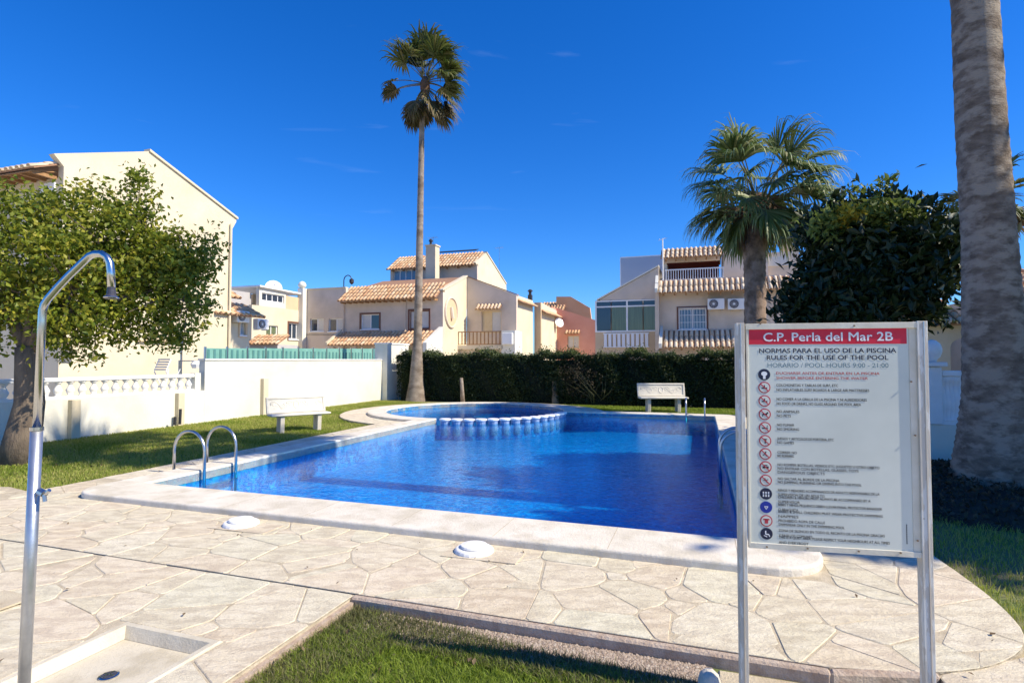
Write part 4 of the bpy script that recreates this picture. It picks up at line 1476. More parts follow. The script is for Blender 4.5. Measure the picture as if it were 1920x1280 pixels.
# ------------------------------------------------------------------ big house on the left
h = gthing('house', 'tall pale yellow house with blank gable behind the leafy tree on the left', 'house', -20, 12.5)
FA = -19.6
pF = Plane('a', FA)
g = [pF.px(112, 600)[0], pF.px(432, 600)[0]]
apx = pF.px(279, 284)
pk1 = pF.px(101, 288)
er = pF.px(443, 411)
gable(h, pF, [(g[0], 0), (g[1], 0), (g[1], pF.px(432, 430)[1]), (er[0], er[1] - .12), (er[0], er[1]), (apx[0], apx[1]), (pk1[0], pk1[1]), (g[0], pF.px(112, 310)[1])], 'cream_wall')
build('rear_roof', MB().slab([(FA - .3, apx[0], apx[1] - .02), (FA - .3, er[0], er[1] - .02), (FA - 9, er[0], er[1] - .02), (FA - 9, apx[0], apx[1] - .02)], (0, 0, -.12)), 'tile_bed', h, 'grid')
build('verge', MB().slab([(FA - .25, apx[0], apx[1] + .002), (FA + .07, apx[0], apx[1] + .002), (FA + .07, er[0] + .05, er[1] + .002), (FA - .25, er[0] + .05, er[1] + .002)], (0, 0, .09)), 'cream_wall', h, 'grid')
bF = g[0]
frp = Plane('b', bF)
wall(h, frp, FA - 9, FA - .252, 0, pF.px(112, 330)[1], [], 'cream_wall', name='front_wall')
# front tile eave seen from below
ez_ = Kb(60, 312, bF - .8)[1]
sl = atan2(apx[1] - ez_ - .1, apx[0] - (bF - .8))
run_ = (apx[0] - (bF - .8)) / cos(sl)
tile_roof(h, (FA - 9, bF - .8, ez_), (FA - .12, bF - .8, ez_), (0, cos(sl), sin(sl)), run_, nrow=8, mat='roof_tile_pale', beams=18, beam_len=.8)
build('eave_soffit', MB().slab([(FA - 9, bF - .78, ez_ - .1), (FA - .3, bF - .78, ez_ - .1), (FA - .3, bF - .002, ez_ + .1), (FA - 9, bF - .002, ez_ + .1)], (0, 0, -.03)), 'wood_beam', h, 'grid')
ww = frp.rect(96, 325, 118, 365)
# small white window at the corner
wb_ = MB(); frp.box(wb_, FA - 1.0, FA - .35, -.06, -.005, ww[2] - .2, ww[3] - .3)
build('window', wb_, 'white_paint', h, 'grid')
# ground-floor ledge with tiles, drainpipes
lz = pF.px(100, 643)[1]
l0, l1 = pF.px(118, 640)[0] - 6, pF.px(170, 640)[0]
build('awning', MB().box(FA + .01, FA + .7, g[0], pF.px(135, 640)[0], lz, lz + .08), 'ochre_wall', h, 'grid')
build('ledge', MB().box(FA + .01, FA + .12, pF.px(255, 640)[0], pF.px(330, 640)[0], pF.px(300, 641)[1], pF.px(300, 641)[1] + .08), 'ochre_wall', h, 'grid')
build('drainpipe', MB().tube([(FA + .08, g[1] - .12, 0), (FA + .08, g[1] - .12, er[1] - .3)], .05, 8), 'cream_wall', h, 'grid')

# its lower annexe with tiled eaves
h = gthing('house', 'low cream annexe with tiled eaves right of the tall blank gable', 'house', -20.4, 21)
EA = -20.0
pE = Plane('a', EA)
e0, e1 = g[1] + .01, pE.px(468, 600)[0]
zE = pE.px(440, 590)[1]
w1 = pE.rect(450, 604, 460, 628)
wall(h, pE, e0, e1, 0, zE, [w1], 'cream_wall')
window(h, pE, w1, mull=1, pane='glass_blue', surround='ochre_wall')
tile_roof(h, (EA + .55, e0 - .9, pE.px(440, 592)[1]), (EA + .55, e1 + .4, pE.px(440, 592)[1]), (-cos(.45), 0, sin(.45)), 1.5, nrow=4, mat='roof_tile')
u1 = pE.px(443, 560)
tile_roof(h, (EA + .3, e0 - 1.0, u1[1]), (EA + .3, u1[0], u1[1]), (-cos(.5), 0, sin(.5)), 1.6, nrow=4, mat='roof_tile', name='upper_roof')
build('upper_wall', MB().box(EA - 3, EA - .3, e0, u1[0] - .1, zE + .003, u1[1] - .02), 'ochre_wall', h, 'grid')
ac_unit(445, 594, pE, .2, 'air conditioner beside the small awning window of the low annexe', .75, .5)
ac_unit(483, 608, Plane('a', -20.6), .2, 'air conditioner on the annexe end, left of the roof of the shed', .75, .5)

# house across the lane
h = gthing('house', 'cream terrace house with glazed roof room beyond the lane', 'house', -26.8, 30)
DA = -26.6
pD = Plane('a', DA)
d0, d1 = pD.px(472, 600)[0], 32.65
zD = pD.px(520, 577)[1]
dw = [pD.rect(499, 610, 521, 636), pD.rect(541, 606, 566, 636)]
wall(h, pD, d0, d1, 0, zD, dw, 'cream_wall')
window(h, pD, dw[0], mull=1, pane='glass_green', frame='white_paint')
window(h, pD, dw[1], mull=2, pane='glass_dark', frame='white_paint', surround='brown_frame')
up_ = pD.rect(489, 547, 534, 576)
gf = wall(h, pD, pD.px(486, 560)[0], pD.px(536, 560)[0], zD + .003, up_[3] + .15, [(up_[0] + .1, up_[1] - .05, zD + .35, up_[3] - .15)], 'white_wall', name='roof_room')
window(h, pD, (up_[0] + .1, up_[1] - .05, zD + .35, up_[3] - .15), mull=3, pane='glass_dark', sill=False)
build('roof_room_roof', MB().slab([(DA + .2, up_[0] - .3, up_[3] + .17), (DA - 3, up_[0] - .3, up_[3] + .17), (DA - 3, d1, up_[3] + .1), (DA + .2, d1, up_[3] + .1)], (0, 0, .1)), 'white_paint', h, 'grid')
build('terrace_wall', MB().box(DA - .2, DA - .02, up_[1] + .1, d1 - .1, zD + .003, zD + .9), 'ochre_wall', h, 'grid')
build('terrace_back', MB().box(DA - 3, DA - 2.8, up_[1] + .1, d1, zD, up_[3] + .09), 'ochre_wall', h, 'grid')
build('end_pier', MB().box(DA - .1, DA + .35, d1 - .4, d1 - .003, 0, pD.px(565, 541)[1]), 'white_wall', h, 'grid')
build('end_pier_ball', MB().lathe([(.12, 0), (.26, .12), (.28, .26), (.2, .42), (.05, .5)], 10, (DA + .12, d1 - .2, pD.px(565, 541)[1])), 'white_wall', h, 'grid', smooth=True)
dish(504, 541, Plane('a', DA - 1.2), .4, .55, 'white satellite dish on the flat roof of the glazed roof room')
sh = Plane('a', DA)
build('dark_terrace', MB().box(DA - 2.5, DA - .6, pD.px(440, 560)[0], pD.px(485, 560)[0], zD, pD.px(470, 546)[1]), 'grey_wall', h, 'grid')
# garden shed roof
t = gthing('garden_shed', 'small shed with green-brown hipped tile roof behind the teal screen', 'shed', -22, 24)
pS = Plane('b', 24.5)
s0, s1 = pS.px(462, 650)[0], pS.px(522, 650)[0]
sz = pS.px(490, 645)[1]; szt = pS.px(490, 630)[1]
build('wall', MB().box(s0 + .15, s1 - .15, 24.6, 26.2, 0, sz - .02), 'grey_wall', t, 'grid')
tile_roof(t, (s0, 24.4, sz), (s1, 24.4, sz), (0, cos(.5), sin(.5)), 1.1, nrow=3, mat='roof_tile')

# ================================================================== WALLS, BALUSTRADES, HEDGE
WA = -12.6
pW = Plane('a', WA)
hiw0, hiw1 = pW.px(384, 700)[0], pW.px(716, 700)[0]
low0 = pW.px(-260, 760)[0]
zl = .79
t = gthing('boundary_wall', 'low white rendered wall under the balustrade beside the lawn', 'wall', WA, low0)
build('wall', MB().box(WA - .2, WA, low0, hiw0 - .002, -.1, zl), 'white_wall', t, 'grid')
for px in (142, 338):
    q = pW.px(px, 770)[0]
    build('pillar', MB().box(WA + .002, WA + .13, q - .16, q + .02, -.1, zl - .02), 'cream_wall', t, 'grid', bevel=.01)
t = gthing('boundary_wall', 'tall blank white rendered wall left of the gate pillar', 'wall', WA, hiw0)
build('wall', MB().box(WA - .2, WA, hiw0, hiw1, -.1, 1.60), 'white_wall', t, 'grid')
build('wall_coping', MB().box(WA - .23, WA + .03, hiw0 - .02, hiw1, 1.602, 1.64), 'white_stone', t, 'grid')
q = pW.px(495, 760)[0]
build('pillar', MB().box(WA + .002, WA + .13, q - .16, q + .04, -.1, 1.05), 'cream_wall', t, 'grid', bevel=.01)
t = gthing('gate_pillar', 'tall white square gate pillar at the hedge end of the white wall', 'pillar', WA, hiw1 + .4)
pG = Plane('a', WA + .25)
gz = pG.px(745, 646)[1]
g1_ = pG.px(766, 700)[0]
build('pillar', MB().box(WA - .35, WA + .25, hiw1 + .004, g1_, -.1, gz), 'white_wall', t, 'grid')
build('pillar_cap', MB().box(WA - .38, WA + .28, hiw1 - .02, g1_ + .03, gz + .002, gz + .06), 'white_stone', t, 'grid')

def baluster_profile(h_):
    return [(.07, 0), (.07, .05 * h_), (.045, .08 * h_), (.075, .28 * h_), (.085, .42 * h_), (.06, .60 * h_), (.035, .76 * h_), (.045, .86 * h_), (.07, .92 * h_), (.07, h_)]

def balustrade(label, pl, s0, s1, z0, z1, n_, d=-.1, posts=True, mat='white_stone', rad=1.0):
    p = pl.pt((s0 + s1) / 2, -d, z0)
    t = gthing('balustrade', label, 'balustrade', p[0], p[1], z0)
    dd = -d
    mb = MB(); pl.box(mb, s0, s1, dd - .09, dd + .09, z1 - .09, z1)
    build('top_rail', mb, mat, t, 'grid', bevel=.015)
    mb = MB(); pl.box(mb, s0, s1, dd - .08, dd + .08, z0, z0 + .05)
    build('bottom_rail', mb, mat, t, 'grid')
    me = None
    for k in range(n_):
        q = s0 + (s1 - s0) * (k + .5) / n_
        p = pl.pt(q, dd, z0 + .05)
        if me is None:
            b = build('baluster', MB().lathe([(r_ * rad, zz) for r_, zz in baluster_profile(z1 - z0 - .14)], 10, (0, 0, 0)), mat, t, 'local', smooth=True)
            me = b.data
        else:
            b = bpy.data.objects.new('baluster', me); COL.objects.link(b); b.parent = t
        b.matrix_basis = wm(t).inverted() @ GM @ Matrix.Translation(Vector(p))
    return t
b0 = pW.px(-60, 730)[0]; b1 = pW.px(366, 720)[0]
balustrade('long white balustrade on top of the low wall behind the leafy tree', pW, b0, b1, zl + .002, 1.235, int((b1 - b0) / .235), d=-.1)
t = gthing('end_post', 'white square end post closing the balustrade against the tall wall', 'post', WA - .1, b1 + .15, zl)
build('post', MB().box(WA - .19, WA - .01, b1 + .004, b1 + .18, zl + .002, 1.26), 'white_wall', t, 'grid')

# right balustrade with ball
RBP = Plane('b', 10.2)
ra = RBP.px(1815, 740)[0]
ra0 = 1.95
zb0, zb1_ = .62, 1.44
t = gthing('retaining_wall', 'white rendered wall under the balustrade between sign and thick palm', 'wall', 3, 10.2)
build('wall', MB().box(ra0, ra - .05, 10.2, 10.38, -.1, zb0 - .002).slab([(ra - .05, 10.2, -.1), (ra - .05, 10.38, -.1), (ra - .05, 10.38, zb0 - .002), (ra - .05, 10.2, zb0 - .002)], (.001, 0, 0)), 'white_wall', t, 'grid')
rp0 = RBP.px(1741, 740)[0]; rp1 = RBP.px(1766, 740)[0]
balustrade('white balustrade in shade between the sign and the thick palm trunk', RBP, rp1 + .004, ra, zb0, zb1_, 6, d=-.09)
balustrade('white balustrade run hidden mostly behind the rules sign', RBP, ra0, rp0 - .004, zb0, zb1_, 6, d=-.09)
t = gthing('ball_pillar', 'white square pillar topped by a stone ball beside the sign', 'pillar', (rp0 + rp1) / 2, 10.3)
build('pillar', MB().box(rp0, rp1, 10.17, 10.42, zb0 + .002, 1.50), 'white_stone', t, 'grid', bevel=.01)
build('pillar_cap', MB().box(rp0 - .06, rp1 + .06, 10.12, 10.47, 1.502, 1.57), 'white_stone', t, 'grid', bevel=.01)
build('ball', MB().lathe([(.06, 0), (.07, .04), (.11, .08), (.135, .15), (.135, .21), (.11, .28), (.06, .33), (.01, .345)], 14, ((rp0 + rp1) / 2, 10.3, 1.572)), 'white_stone', t, 'grid', smooth=True)

# teal screen behind the white wall
TA = -14.6
pT = Plane('a', TA)
t0, t1 = pT.px(384, 660)[0], pT.px(716, 660)[0]
t = gthing('privacy_screen', 'translucent teal slatted screen standing behind the tall white wall', 'fence', TA, t0)
npn = 12
for k in range(npn):
    a = t0 + (t1 - t0) * k / npn; b = t0 + (t1 - t0) * (k + 1) / npn
    zt_ = 1.98 + .18 * k / npn
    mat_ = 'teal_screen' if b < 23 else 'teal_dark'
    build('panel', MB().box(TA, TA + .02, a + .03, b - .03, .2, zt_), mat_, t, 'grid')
    build('post', MB().box(TA - .02, TA + .04, a - .025, a + .025, 0, zt_ + .04), 'steel_dull', t, 'grid')
ns = 44
sm = MB()
for k in range(ns):
    a = t0 + (t1 - t0) * (k + .5) / ns
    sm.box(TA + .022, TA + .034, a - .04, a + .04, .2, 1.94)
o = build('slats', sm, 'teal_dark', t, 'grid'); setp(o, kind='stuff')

# garden things behind the balustrade
pX = Plane('a', -14.2)
s_, z_ = pX.px(312, 700)
t = gthing('garden_chair', 'folding metal garden chair behind the balustrade', 'chair', -14.2, s_, .35)
fr_ = MB()
for q in (-.22, .22):
    fr_.tube([(-14.2, s_ - .1 + q * 0, .35), (-14.2 + q, s_ + .25, 1.35)], .015, 5)
    fr_.tube([(-14.2 + q, s_ + .3, .35), (-14.2 + q, s_ - .2, 1.3), (-14.2 + q, s_ - .05, 1.62)], .015, 5)
build('frame', fr_, 'white_paint', t, 'grid')
for k in range(5):
    build('back_slat', MB().box(-14.42, -13.98, s_ - .2 + .03 * k, s_ - .17 + .03 * k, 1.32 + .07 * k, 1.36 + .07 * k), 'shutter', t, 'grid')
build('seat', MB().box(-14.42, -13.98, s_ - .2, s_ + .25, .85, .89), 'shutter', t, 'grid')
s0, z0_ = pX.px(336, 690); s1, _ = pX.px(384, 690)
t = gthing('towel_rack', 'low white metal rail standing behind the balustrade end', 'rack', -14.2, s0, .3)
build('frame', MB().tube([(-14.2, s0, .3), (-14.2, s0, 1.58), (-14.2, s1, 1.58), (-14.2, s1, .3)], .03, 6), 'steel_dull', t, 'grid')
build('basket', MB().lathe([(.12, 0), (.16, .12), (.1, .22)], 8, (-14.2, s1 - .3, 1.36)), 'white_plastic', t, 'grid')
s_, z_ = pX.px(349, 700)
t = gthing('pole', 'thin grey pole rising behind the balustrade in front of the blank wall', 'pole', -14.4, s_, 0)
build('shaft', MB().tube([(-14.4, s_, 0), (-14.4, s_, 2.5)], .03, 6), 'steel_dull', t, 'grid')
for px, zz, l_ in ((323, .38, 'rusty short stake standing in the grass beside the wall pillar'), (313, .2, 'lower of the two short stakes at the foot of the low wall')):
    p = g2w(WA + .25, pW.px(px, 790)[0], 0)
    o = build('stake', MB().tube([p, p + Vector((0.01, 0, zz))], .035, 7), 'black_metal', loc=p); setp(o, l_, 'stake')

# hedge: leafy faces on a dark core
HB0, HB1, HA0, HA1 = 20.5, 21.9, -12.05, 1.92
t = gthing('hedge', 'long dark clipped hedge closing the garden behind the pool', 'hedge', -5, 21.2)
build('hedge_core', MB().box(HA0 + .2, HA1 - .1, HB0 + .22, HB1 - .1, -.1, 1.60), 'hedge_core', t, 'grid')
n1 = 52000
a = RNG.uniform(HA0, HA1, n1); z = RNG.random(n1) ** .85 * 1.80
b = HB0 + .12 + np.abs(RNG.normal(0, .10, n1)) + .10 * np.sin(a * 3.1 + z * 2) * .8
lump = .10 * np.sin(a * 2.1) + .07 * np.sin(a * 5.3 + 1) + .05 * np.sin(a * 11.7)
z = z * (1 + .04 * lump)
n2 = 26000
a2 = RNG.uniform(HA0, HA1, n2); b2 = RNG.uniform(HB0 + .1, HB1, n2)
l2 = .09 * np.sin(a2 * 2.1) + .06 * np.sin(a2 * 5.3 + 1) + .05 * np.sin(a2 * 11.7)
z2 = 1.62 + l2 + np.abs(RNG.normal(0, .10, n2))
n3 = 15000
a3 = RNG.uniform(HA0, HA1, n3); b3 = RNG.uniform(HB0 + .1, HB1, n3)
l3 = .12 * np.sin(a3 * 2.1) + .08 * np.sin(a3 * 5.3 + 1) + .07 * np.sin(a3 * 11.7)
z3 = 1.70 + l3 + np.abs(RNG.normal(0, .11, n3)) * (RNG.random(n3) + .3)
leaf_cloud('lit_top_leaves', np.stack([a3 * CG + b3 * SG, -a3 * SG + b3 * CG, z3], 1), RNG.uniform(.05, .12, n3), 'leaf_hedge_top_lit', t, aspect=.4)  # sunlit look of the hedge top is put into these lighter leaf greens
A_ = np.concatenate([a, a2]); B_ = np.concatenate([b, b2]); Z_ = np.concatenate([z, z2])
W_ = np.stack([A_ * CG + B_ * SG, -A_ * SG + B_ * CG, Z_], 1)
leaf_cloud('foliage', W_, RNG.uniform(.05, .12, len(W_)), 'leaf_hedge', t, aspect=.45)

def simple_tree(t, base, top, r0, r1, mat='bark', limbs=()):
    base, top = Vector(base), Vector(top)
    m_ = (base + top) / 2 + Vector((.04, .02, 0)) * (top - base).length
    build('trunk', MB().tube([base - Vector((0, 0, .1)), base.lerp(m_, .5), m_, m_.lerp(top, .5), top], [r0 * 1.25, r0, (r0 + r1) / 2, r1 * 1.1, r1], 9), mat, t, smooth=True)
    for (p0, p1, ra_, rb_) in limbs:
        p0, p1 = Vector(p0), Vector(p1)
        mm = (p0 + p1) / 2 + Vector((random.uniform(-.1, .1), random.uniform(-.1, .1), .12)) * (p1 - p0).length
        build('limb', MB().tube([p0, mm, p1], [ra_, (ra_ + rb_) / 2, rb_], 6), mat, t, smooth=True)

# brown sparse shrub and saplings at the hedge foot
p = G(1130, 757)
t = thing('shrub', 'brownish half-bare shrub bulging from the hedge left of the far bench', 'shrub', p)
pts, sh, _ = blob_points([((p.x - .3, p.y + .55, .9), (1.25, .55, .85)), ((p.x + .6, p.y + .5, .8), (.8, .5, .8))], 420, 16, .12)
leaf_cloud('foliage', pts, RNG.uniform(.04, .09, len(pts)), 'leaf_brown', t, shade=sh)
st = MB()
for k in range(26):
    e = Vector((p.x + random.uniform(-1.4, 1.3), p.y + random.uniform(-.1, .4), random.uniform(.6, 1.7)))
    st.tube([(p.x + random.uniform(-.4, .4), p.y + .35, -.05), (e.x * .5 + p.x * .5, e.y, e.z * .5), e], [.02, .014, .006], 4)
o = build('twigs', st, 'petiole', t); setp(o, kind='stuff')
p = G(909, 750)
t = thing('sapling', 'slim pale sapling trunk in front of the hedge behind the toddler pool', 'tree', p)
tp = P(906, 664, p.y)
build('trunk', MB().tube([p - Vector((0, 0, .1)), p.lerp(tp, .5) + Vector((.04, 0, 0)), tp], [.08, .06, .04], 7), 'palm_bark', t, smooth=True)
tw = MB()
for k in range(16):
    s0_ = p.lerp(tp, random.uniform(.4, .95))
    tw.tube([s0_, s0_ + Vector((random.uniform(-.35, .35), random.uniform(-.3, .1), random.uniform(.15, .5)))], [.018, .006], 4)
o = build('twigs', tw, 'palm_bark', t); setp(o, kind='stuff')
pts, sh, _ = blob_points([((tp.x, tp.y, tp.z - .1), (.45, .3, .35))], 60, 5, .08)
leaf_cloud('foliage', pts, RNG.uniform(.05, .09, len(pts)), 'leaf_hedge', t, shade=sh)
for px, x_, l_ in ((1042, .10, 'short pale stub trunk against the dark hedge, nearer the far bench'), (868, .06, 'short pale stub trunk against the dark hedge behind the toddler pool')):
    p = G(px, 754)
    tp = P(px - 3, 708, p.y)
    t = thing('tree_stump', l_, 'stump', p)
    build('trunk', MB().tube([p - Vector((0, 0, .1)), p.lerp(tp, .6), tp], [x_ * 1.5, x_ * 1.15, x_], 8), 'palm_bark', t, smooth=True)

# ================================================================== PALMS
def frond(t, base, az, el, Lp, Lb, mat, nl=28, droop=1.0, hang=1.0, wind=(0, 0, 0), width=.05, spread=1.9, rs=random):
    """one fan frond grown in the open: arching petiole, radiating folded leaflets whose tips hang"""
    mb = MB()
    wv_ = Vector(wind)
    dd = Vector((cos(az) * cos(el), sin(az) * cos(el), sin(el)))
    p = Vector(base); pts = []
    for k in range(6):
        pts.append(p.copy())
        p = p + dd * (Lp / 5)
        dd = (dd + Vector((0, 0, -.075 * droop * rs.uniform(.7, 1.3))) + wv_ * .05).normalized()
    mb.tube(pts, [.03, .024, .02, .018, .016, .013], 4, r=.2, mi=1)
    tip = pts[-1]
    side = dd.cross(Vector((0, 0, 1)))
    side = side.normalized() if side.length > .05 else Vector((-sin(az), cos(az), 0))
    roll = Matrix.Rotation(rs.uniform(-.5, .5), 3, dd)
    side = roll @ side
    nrm = side.cross(dd).normalized()
    for i in range(nl):
        th = -spread + 2 * spread * (i + .5) / nl + rs.uniform(-.05, .05)
        L = Lb * (.60 + .40 * cos(th * .6)) * rs.uniform(.8, 1.1)
        dv = (dd * cos(th) + side * sin(th) + nrm * (.30 * abs(sin(th)) + rs.uniform(-.10, .10))).normalized()
        q = tip + dd * (.12 * Lb * max(0, cos(th)))
        seg = 6
        rows = []
        brk = rs.uniform(.45, .7)
        for s_ in range(seg + 1):
            u = s_ / seg
            wd = width * (.5 + 1.2 * u if u < .4 else (1 - u) / .6 * .98 + .03) * .6
            wv = dv.cross(nrm)
            wv = wv.normalized() if wv.length > .05 else side
            rows.append((q - wv * wd, q + nrm * wd * .35, q + wv * wd))
            g = droop * .16 * u + (hang * .55 * (u - brk) / (1 - brk) + .12 * hang if u > brk else 0)
            dv = (dv + Vector((0, 0, -g)) + wv_ * (.22 * u)).normalized()
            q = q + dv * (L / seg)
        n0 = [v for r_ in rows for v in r_]
        fs = []
        for s_ in range(seg):
            a_ = s_ * 3
            fs += [(a_, a_ + 1, a_ + 4, a_ + 3), (a_ + 1, a_ + 2, a_ + 5, a_ + 4)]
        mb.add(n0, fs, rs.random() * .999, 0)
    o_ = build('frond', mb, [mat, 'petiole'], t)
    # keep the random offset per frond in the face attribute only
    return o_

def palm_crown(t, hub, groups, mats, seed=1, hub_r=.12, **kw):
    """groups: (count, elev min, elev max, az min, az max, petiole, blade, material index)  angles in degrees"""
    rs = random.Random(seed)
    hub = Vector(hub)
    for (cnt, e0, e1, a0, a1, Lp, Lb, mi_) in groups:
        for k in range(cnt):
            az = radians(a0 + (a1 - a0) * (k + rs.uniform(.1, .9)) / cnt)
            el = radians(rs.uniform(e0, e1))
            base = hub + Vector((cos(az) * hub_r, sin(az) * hub_r, .35 * sin(el)))
            sc = rs.uniform(.82, 1.15)
            frond(t, base, az, el, Lp * sc, Lb * rs.uniform(.85, 1.1), mats[mi_], rs=rs, **kw)

def palm_trunk(t, pts, rad, mat, n=20, rings=0):
    pts = [Vector(p) for p in pts]
    # resample finely with slight ring scars
    P2, R2 = [], []
    tot = len(pts) - 1
    N_ = max(30, int((pts[-1] - pts[0]).length / (.09 if rings else .25)))
    for k in range(N_ + 1):
        u = k / N_ * tot
        i = min(int(u), tot - 1); f = u - i
        P2.append(pts[i].lerp(pts[i + 1], f))
        r_ = rad[i] + (rad[i + 1] - rad[i]) * f
        R2.append(r_ * (1 + (rings * (1 if k % 2 else -1)) + random.uniform(-.01, .01)))
    return build('trunk', MB().tube(P2, R2, n), mat, t, smooth=True)

# tall thin palm
yT = 23.0
pb = P(780, 748, yT); pb.z = 0
t = thing('palm_tree', 'very tall slender palm standing behind the toddler pool', 'palm tree', pb, group='fan palms of the garden')
tr = [pb - Vector((0, 0, .1)), P(781, 715, yT), P(783, 640, yT), P(786, 500, yT), P(789, 340, yT), P(791, 240, yT), P(793, 178, yT)]
palm_trunk(t, tr, [.44, .30, .18, .15, .125, .11, .105], 'palm_bark', 14, rings=.02)
hubT = P(797, 158, yT)
build('boss', MB().lathe([(.12, -.6), (.17, -.4), (.21, -.15), (.19, .1), (.09, .3)], 10, hubT), 'husk', t, smooth=True)
palm_crown(t, hubT, [(9, 58, 86, 0, 360, .85, 1.1, 0), (6, 40, 58, -60, 60, .9, 1.05, 0), (5, 38, 60, 130, 230, .85, 1.05, 0), (6, 4, 28, -60, 60, .9, .95, 0),
                     (3, -8, 6, 160, 215, 1.05, .75, 1), (7, -48, -20, -70, 70, .95, .85, 1), (5, -58, -30, 110, 250, .9, .8, 1), (4, -75, -60, 0, 360, .6, .75, 1)],
           ['frond_green', 'frond_mixed'], seed=6, droop=1.2, hang=1.5, width=.095, nl=26, wind=(.45, 0, .05), spread=1.7)

# short shaggy palm
yS = 16.0
pb = P(1416, 775, yS); pb.z = 0
t = thing('palm_tree', 'short shaggy palm with drooping fronds behind the rules sign', 'palm tree', pb, group='fan palms of the garden')
tr = [pb - Vector((0, 0, .1)), P(1416, 740, yS), P(1416, 640, yS), P(1416, 540, yS), P(1414, 470, yS), P(1418, 425, yS)]
palm_trunk(t, tr, [.44, .34, .30, .29, .30, .34], 'palm_bark_dark', 16, rings=.03)
hubS = P(1424, 388, yS)
build('boss', MB().lathe([(.30, -.72), (.46, -.45), (.44, -.05), (.28, .2), (.10, .4)], 14, hubS), 'husk', t, smooth=True)
pet = MB()
rs_ = random.Random(5)
for k in range(60):
    az = rs_.random() * 2 * pi; el = rs_.uniform(-.9, .3); l_ = rs_.uniform(.35, .7)
    p0 = hubS + Vector((cos(az) * .35, sin(az) * .35, rs_.uniform(-.6, .1)))
    pet.tube([p0, p0 + Vector((cos(az) * cos(el), sin(az) * cos(el), sin(el))) * l_], [.04, .02], 4)
o = build('petiole_stubs', pet, 'husk', t); setp(o, kind='stuff')
palm_crown(t, hubS, [(6, 60, 85, 0, 360, 1.1, 1.3, 0), (10, 38, 62, 0, 360, 1.15, 1.3, 0), (13, 14, 38, 0, 360, 1.05, 1.2, 0), (13, -10, 16, 0, 360, .8, 1.1, 0),
                     (11, -36, -10, 0, 360, .5, .95, 0), (8, -65, -30, 0, 360, .3, .7, 1)],
           ['frond_pale', 'frond_dry'], seed=9, droop=2.1, hang=1.9, width=.065, nl=38, spread=1.45, wind=(.40, .05, .1), hub_r=.25)

# thick near palm, crown above the picture
yR = 6.75
pb = P(1868, 860, yR); pb.z = .15
t = thing('palm_tree', 'thick grey palm trunk rising out of the picture at the right', 'palm tree', pb, group='fan palms of the garden')
tr = [pb - Vector((0, 0, .2)), P(1870, 830, yR), P(1868, 740, yR), P(1861, 600, yR), P(1854, 450, yR), P(1840, 250, yR), P(1827, 0, yR), (5.52, 6.75, 9.0), (5.48, 6.7, 11.3)]
palm_trunk(t, tr, [.50, .40, .332, .298, .268, .252, .233, .21, .19], 'palm_bark_near', 36, rings=.014)
hubR = Vector((5.48, 6.7, 11.6))
palm_crown(t, hubR, [(7, 60, 88, 0, 360, 1.2, 1.3, 0), (9, 25, 60, 0, 360, 1.2, 1.3, 0), (10, -15, 25, 0, 360, 1.2, 1.3, 0), (10, -50, -15, 0, 360, 1.0, 1.2, 0), (8, -75, -50, 0, 360, .9, 1.2, 1)],
           ['frond_green', 'frond_dry'], seed=14, droop=.8, hang=.8, width=.14, nl=22)

# palm far behind the trunk
yF = 19.0
pb = P(1850, 700, yF); pb.z = 0
t = thing('palm_tree', 'small distant palm crown peeping out behind the thick trunk', 'palm tree', pb, group='fan palms of the garden')
hubF = P(1852, 385, yF)
palm_trunk(t, [pb - Vector((0, 0, .1)), (pb + hubF) / 2, hubF], [.3, .22, .2], 'palm_bark', 10)
palm_crown(t, hubF, [(5, 50, 88, 0, 360, .8, .95, 0), (7, 15, 50, 0, 360, .8, .95, 0), (8, -20, 15, 0, 360, .75, .9, 0), (7, -60, -20, 0, 360, .6, .8, 1)],
           ['frond_green', 'frond_dry'], seed=19, droop=1.0, hang=1.0, width=.09, nl=20, wind=(.3, 0, 0))

# ================================================================== BROADLEAF TREES
def ragged(blobs, n, seed, lo=.22, hi=.42):
    rs = random.Random(seed)
    out = list(blobs)
    for _ in range(n):
        c, r_ = rs.choice(blobs)
        d = Vector((rs.gauss(0, 1), rs.gauss(0, .6), rs.gauss(0, 1))).normalized()
        k = rs.uniform(lo, hi)
        out.append(((c[0] + d.x * r_[0], c[1] + d.y * r_[1], c[2] + d.z * r_[2]), (r_[0] * k, r_[1] * k, r_[2] * k)))
    return out

def cut_gaps(pts, sh, gaps):
    keep = np.ones(len(pts), bool)
    for (c, r_) in gaps:
        # a gap is an open lane through the crown, seen more or less from the pool side
        keep &= (((pts[:, 0] - c[0]) / r_[0]) ** 2 + ((pts[:, 2] - c[2]) / r_[2]) ** 2) > 1
    return pts[keep], sh[keep]

# leafy tree on the left
yL = 9.1
pb = P(34, 862, yL); pb.z = 0
t = thing('tree', 'leafy yellow-green tree leaning over the low wall on the left', 'tree', pb)
fork = P(52, 650, yL)
def B(px, py, r_, y, fx=1.0, fz=1.0):
    p_ = P(px, py, y); k = y / FPX
    return (tuple(p_), (r_ * k * fx, r_ * k * .95, r_ * k * fz))
blobs = [B(60, 475, 120, 9.3), B(185, 450, 100, 9.2), B(10, 540, 110, 9.0), B(135, 545, 100, 8.9), B(250, 510, 95, 9.4), B(318, 508, 72, 9.5), B(352, 478, 48, 9.5),
         B(300, 560, 80, 9.3), B(210, 590, 60, 9.1), B(-120, 510, 150, 9.4), B(120, 410, 52, 9.4), B(225, 420, 42, 9.5), B(40, 405, 55, 9.5), B(360, 570, 50, 9.4), B(-100, 600, 90, 9.0), B(275, 455, 60, 9.6), B(110, 610, 50, 9.0)]
lm = []
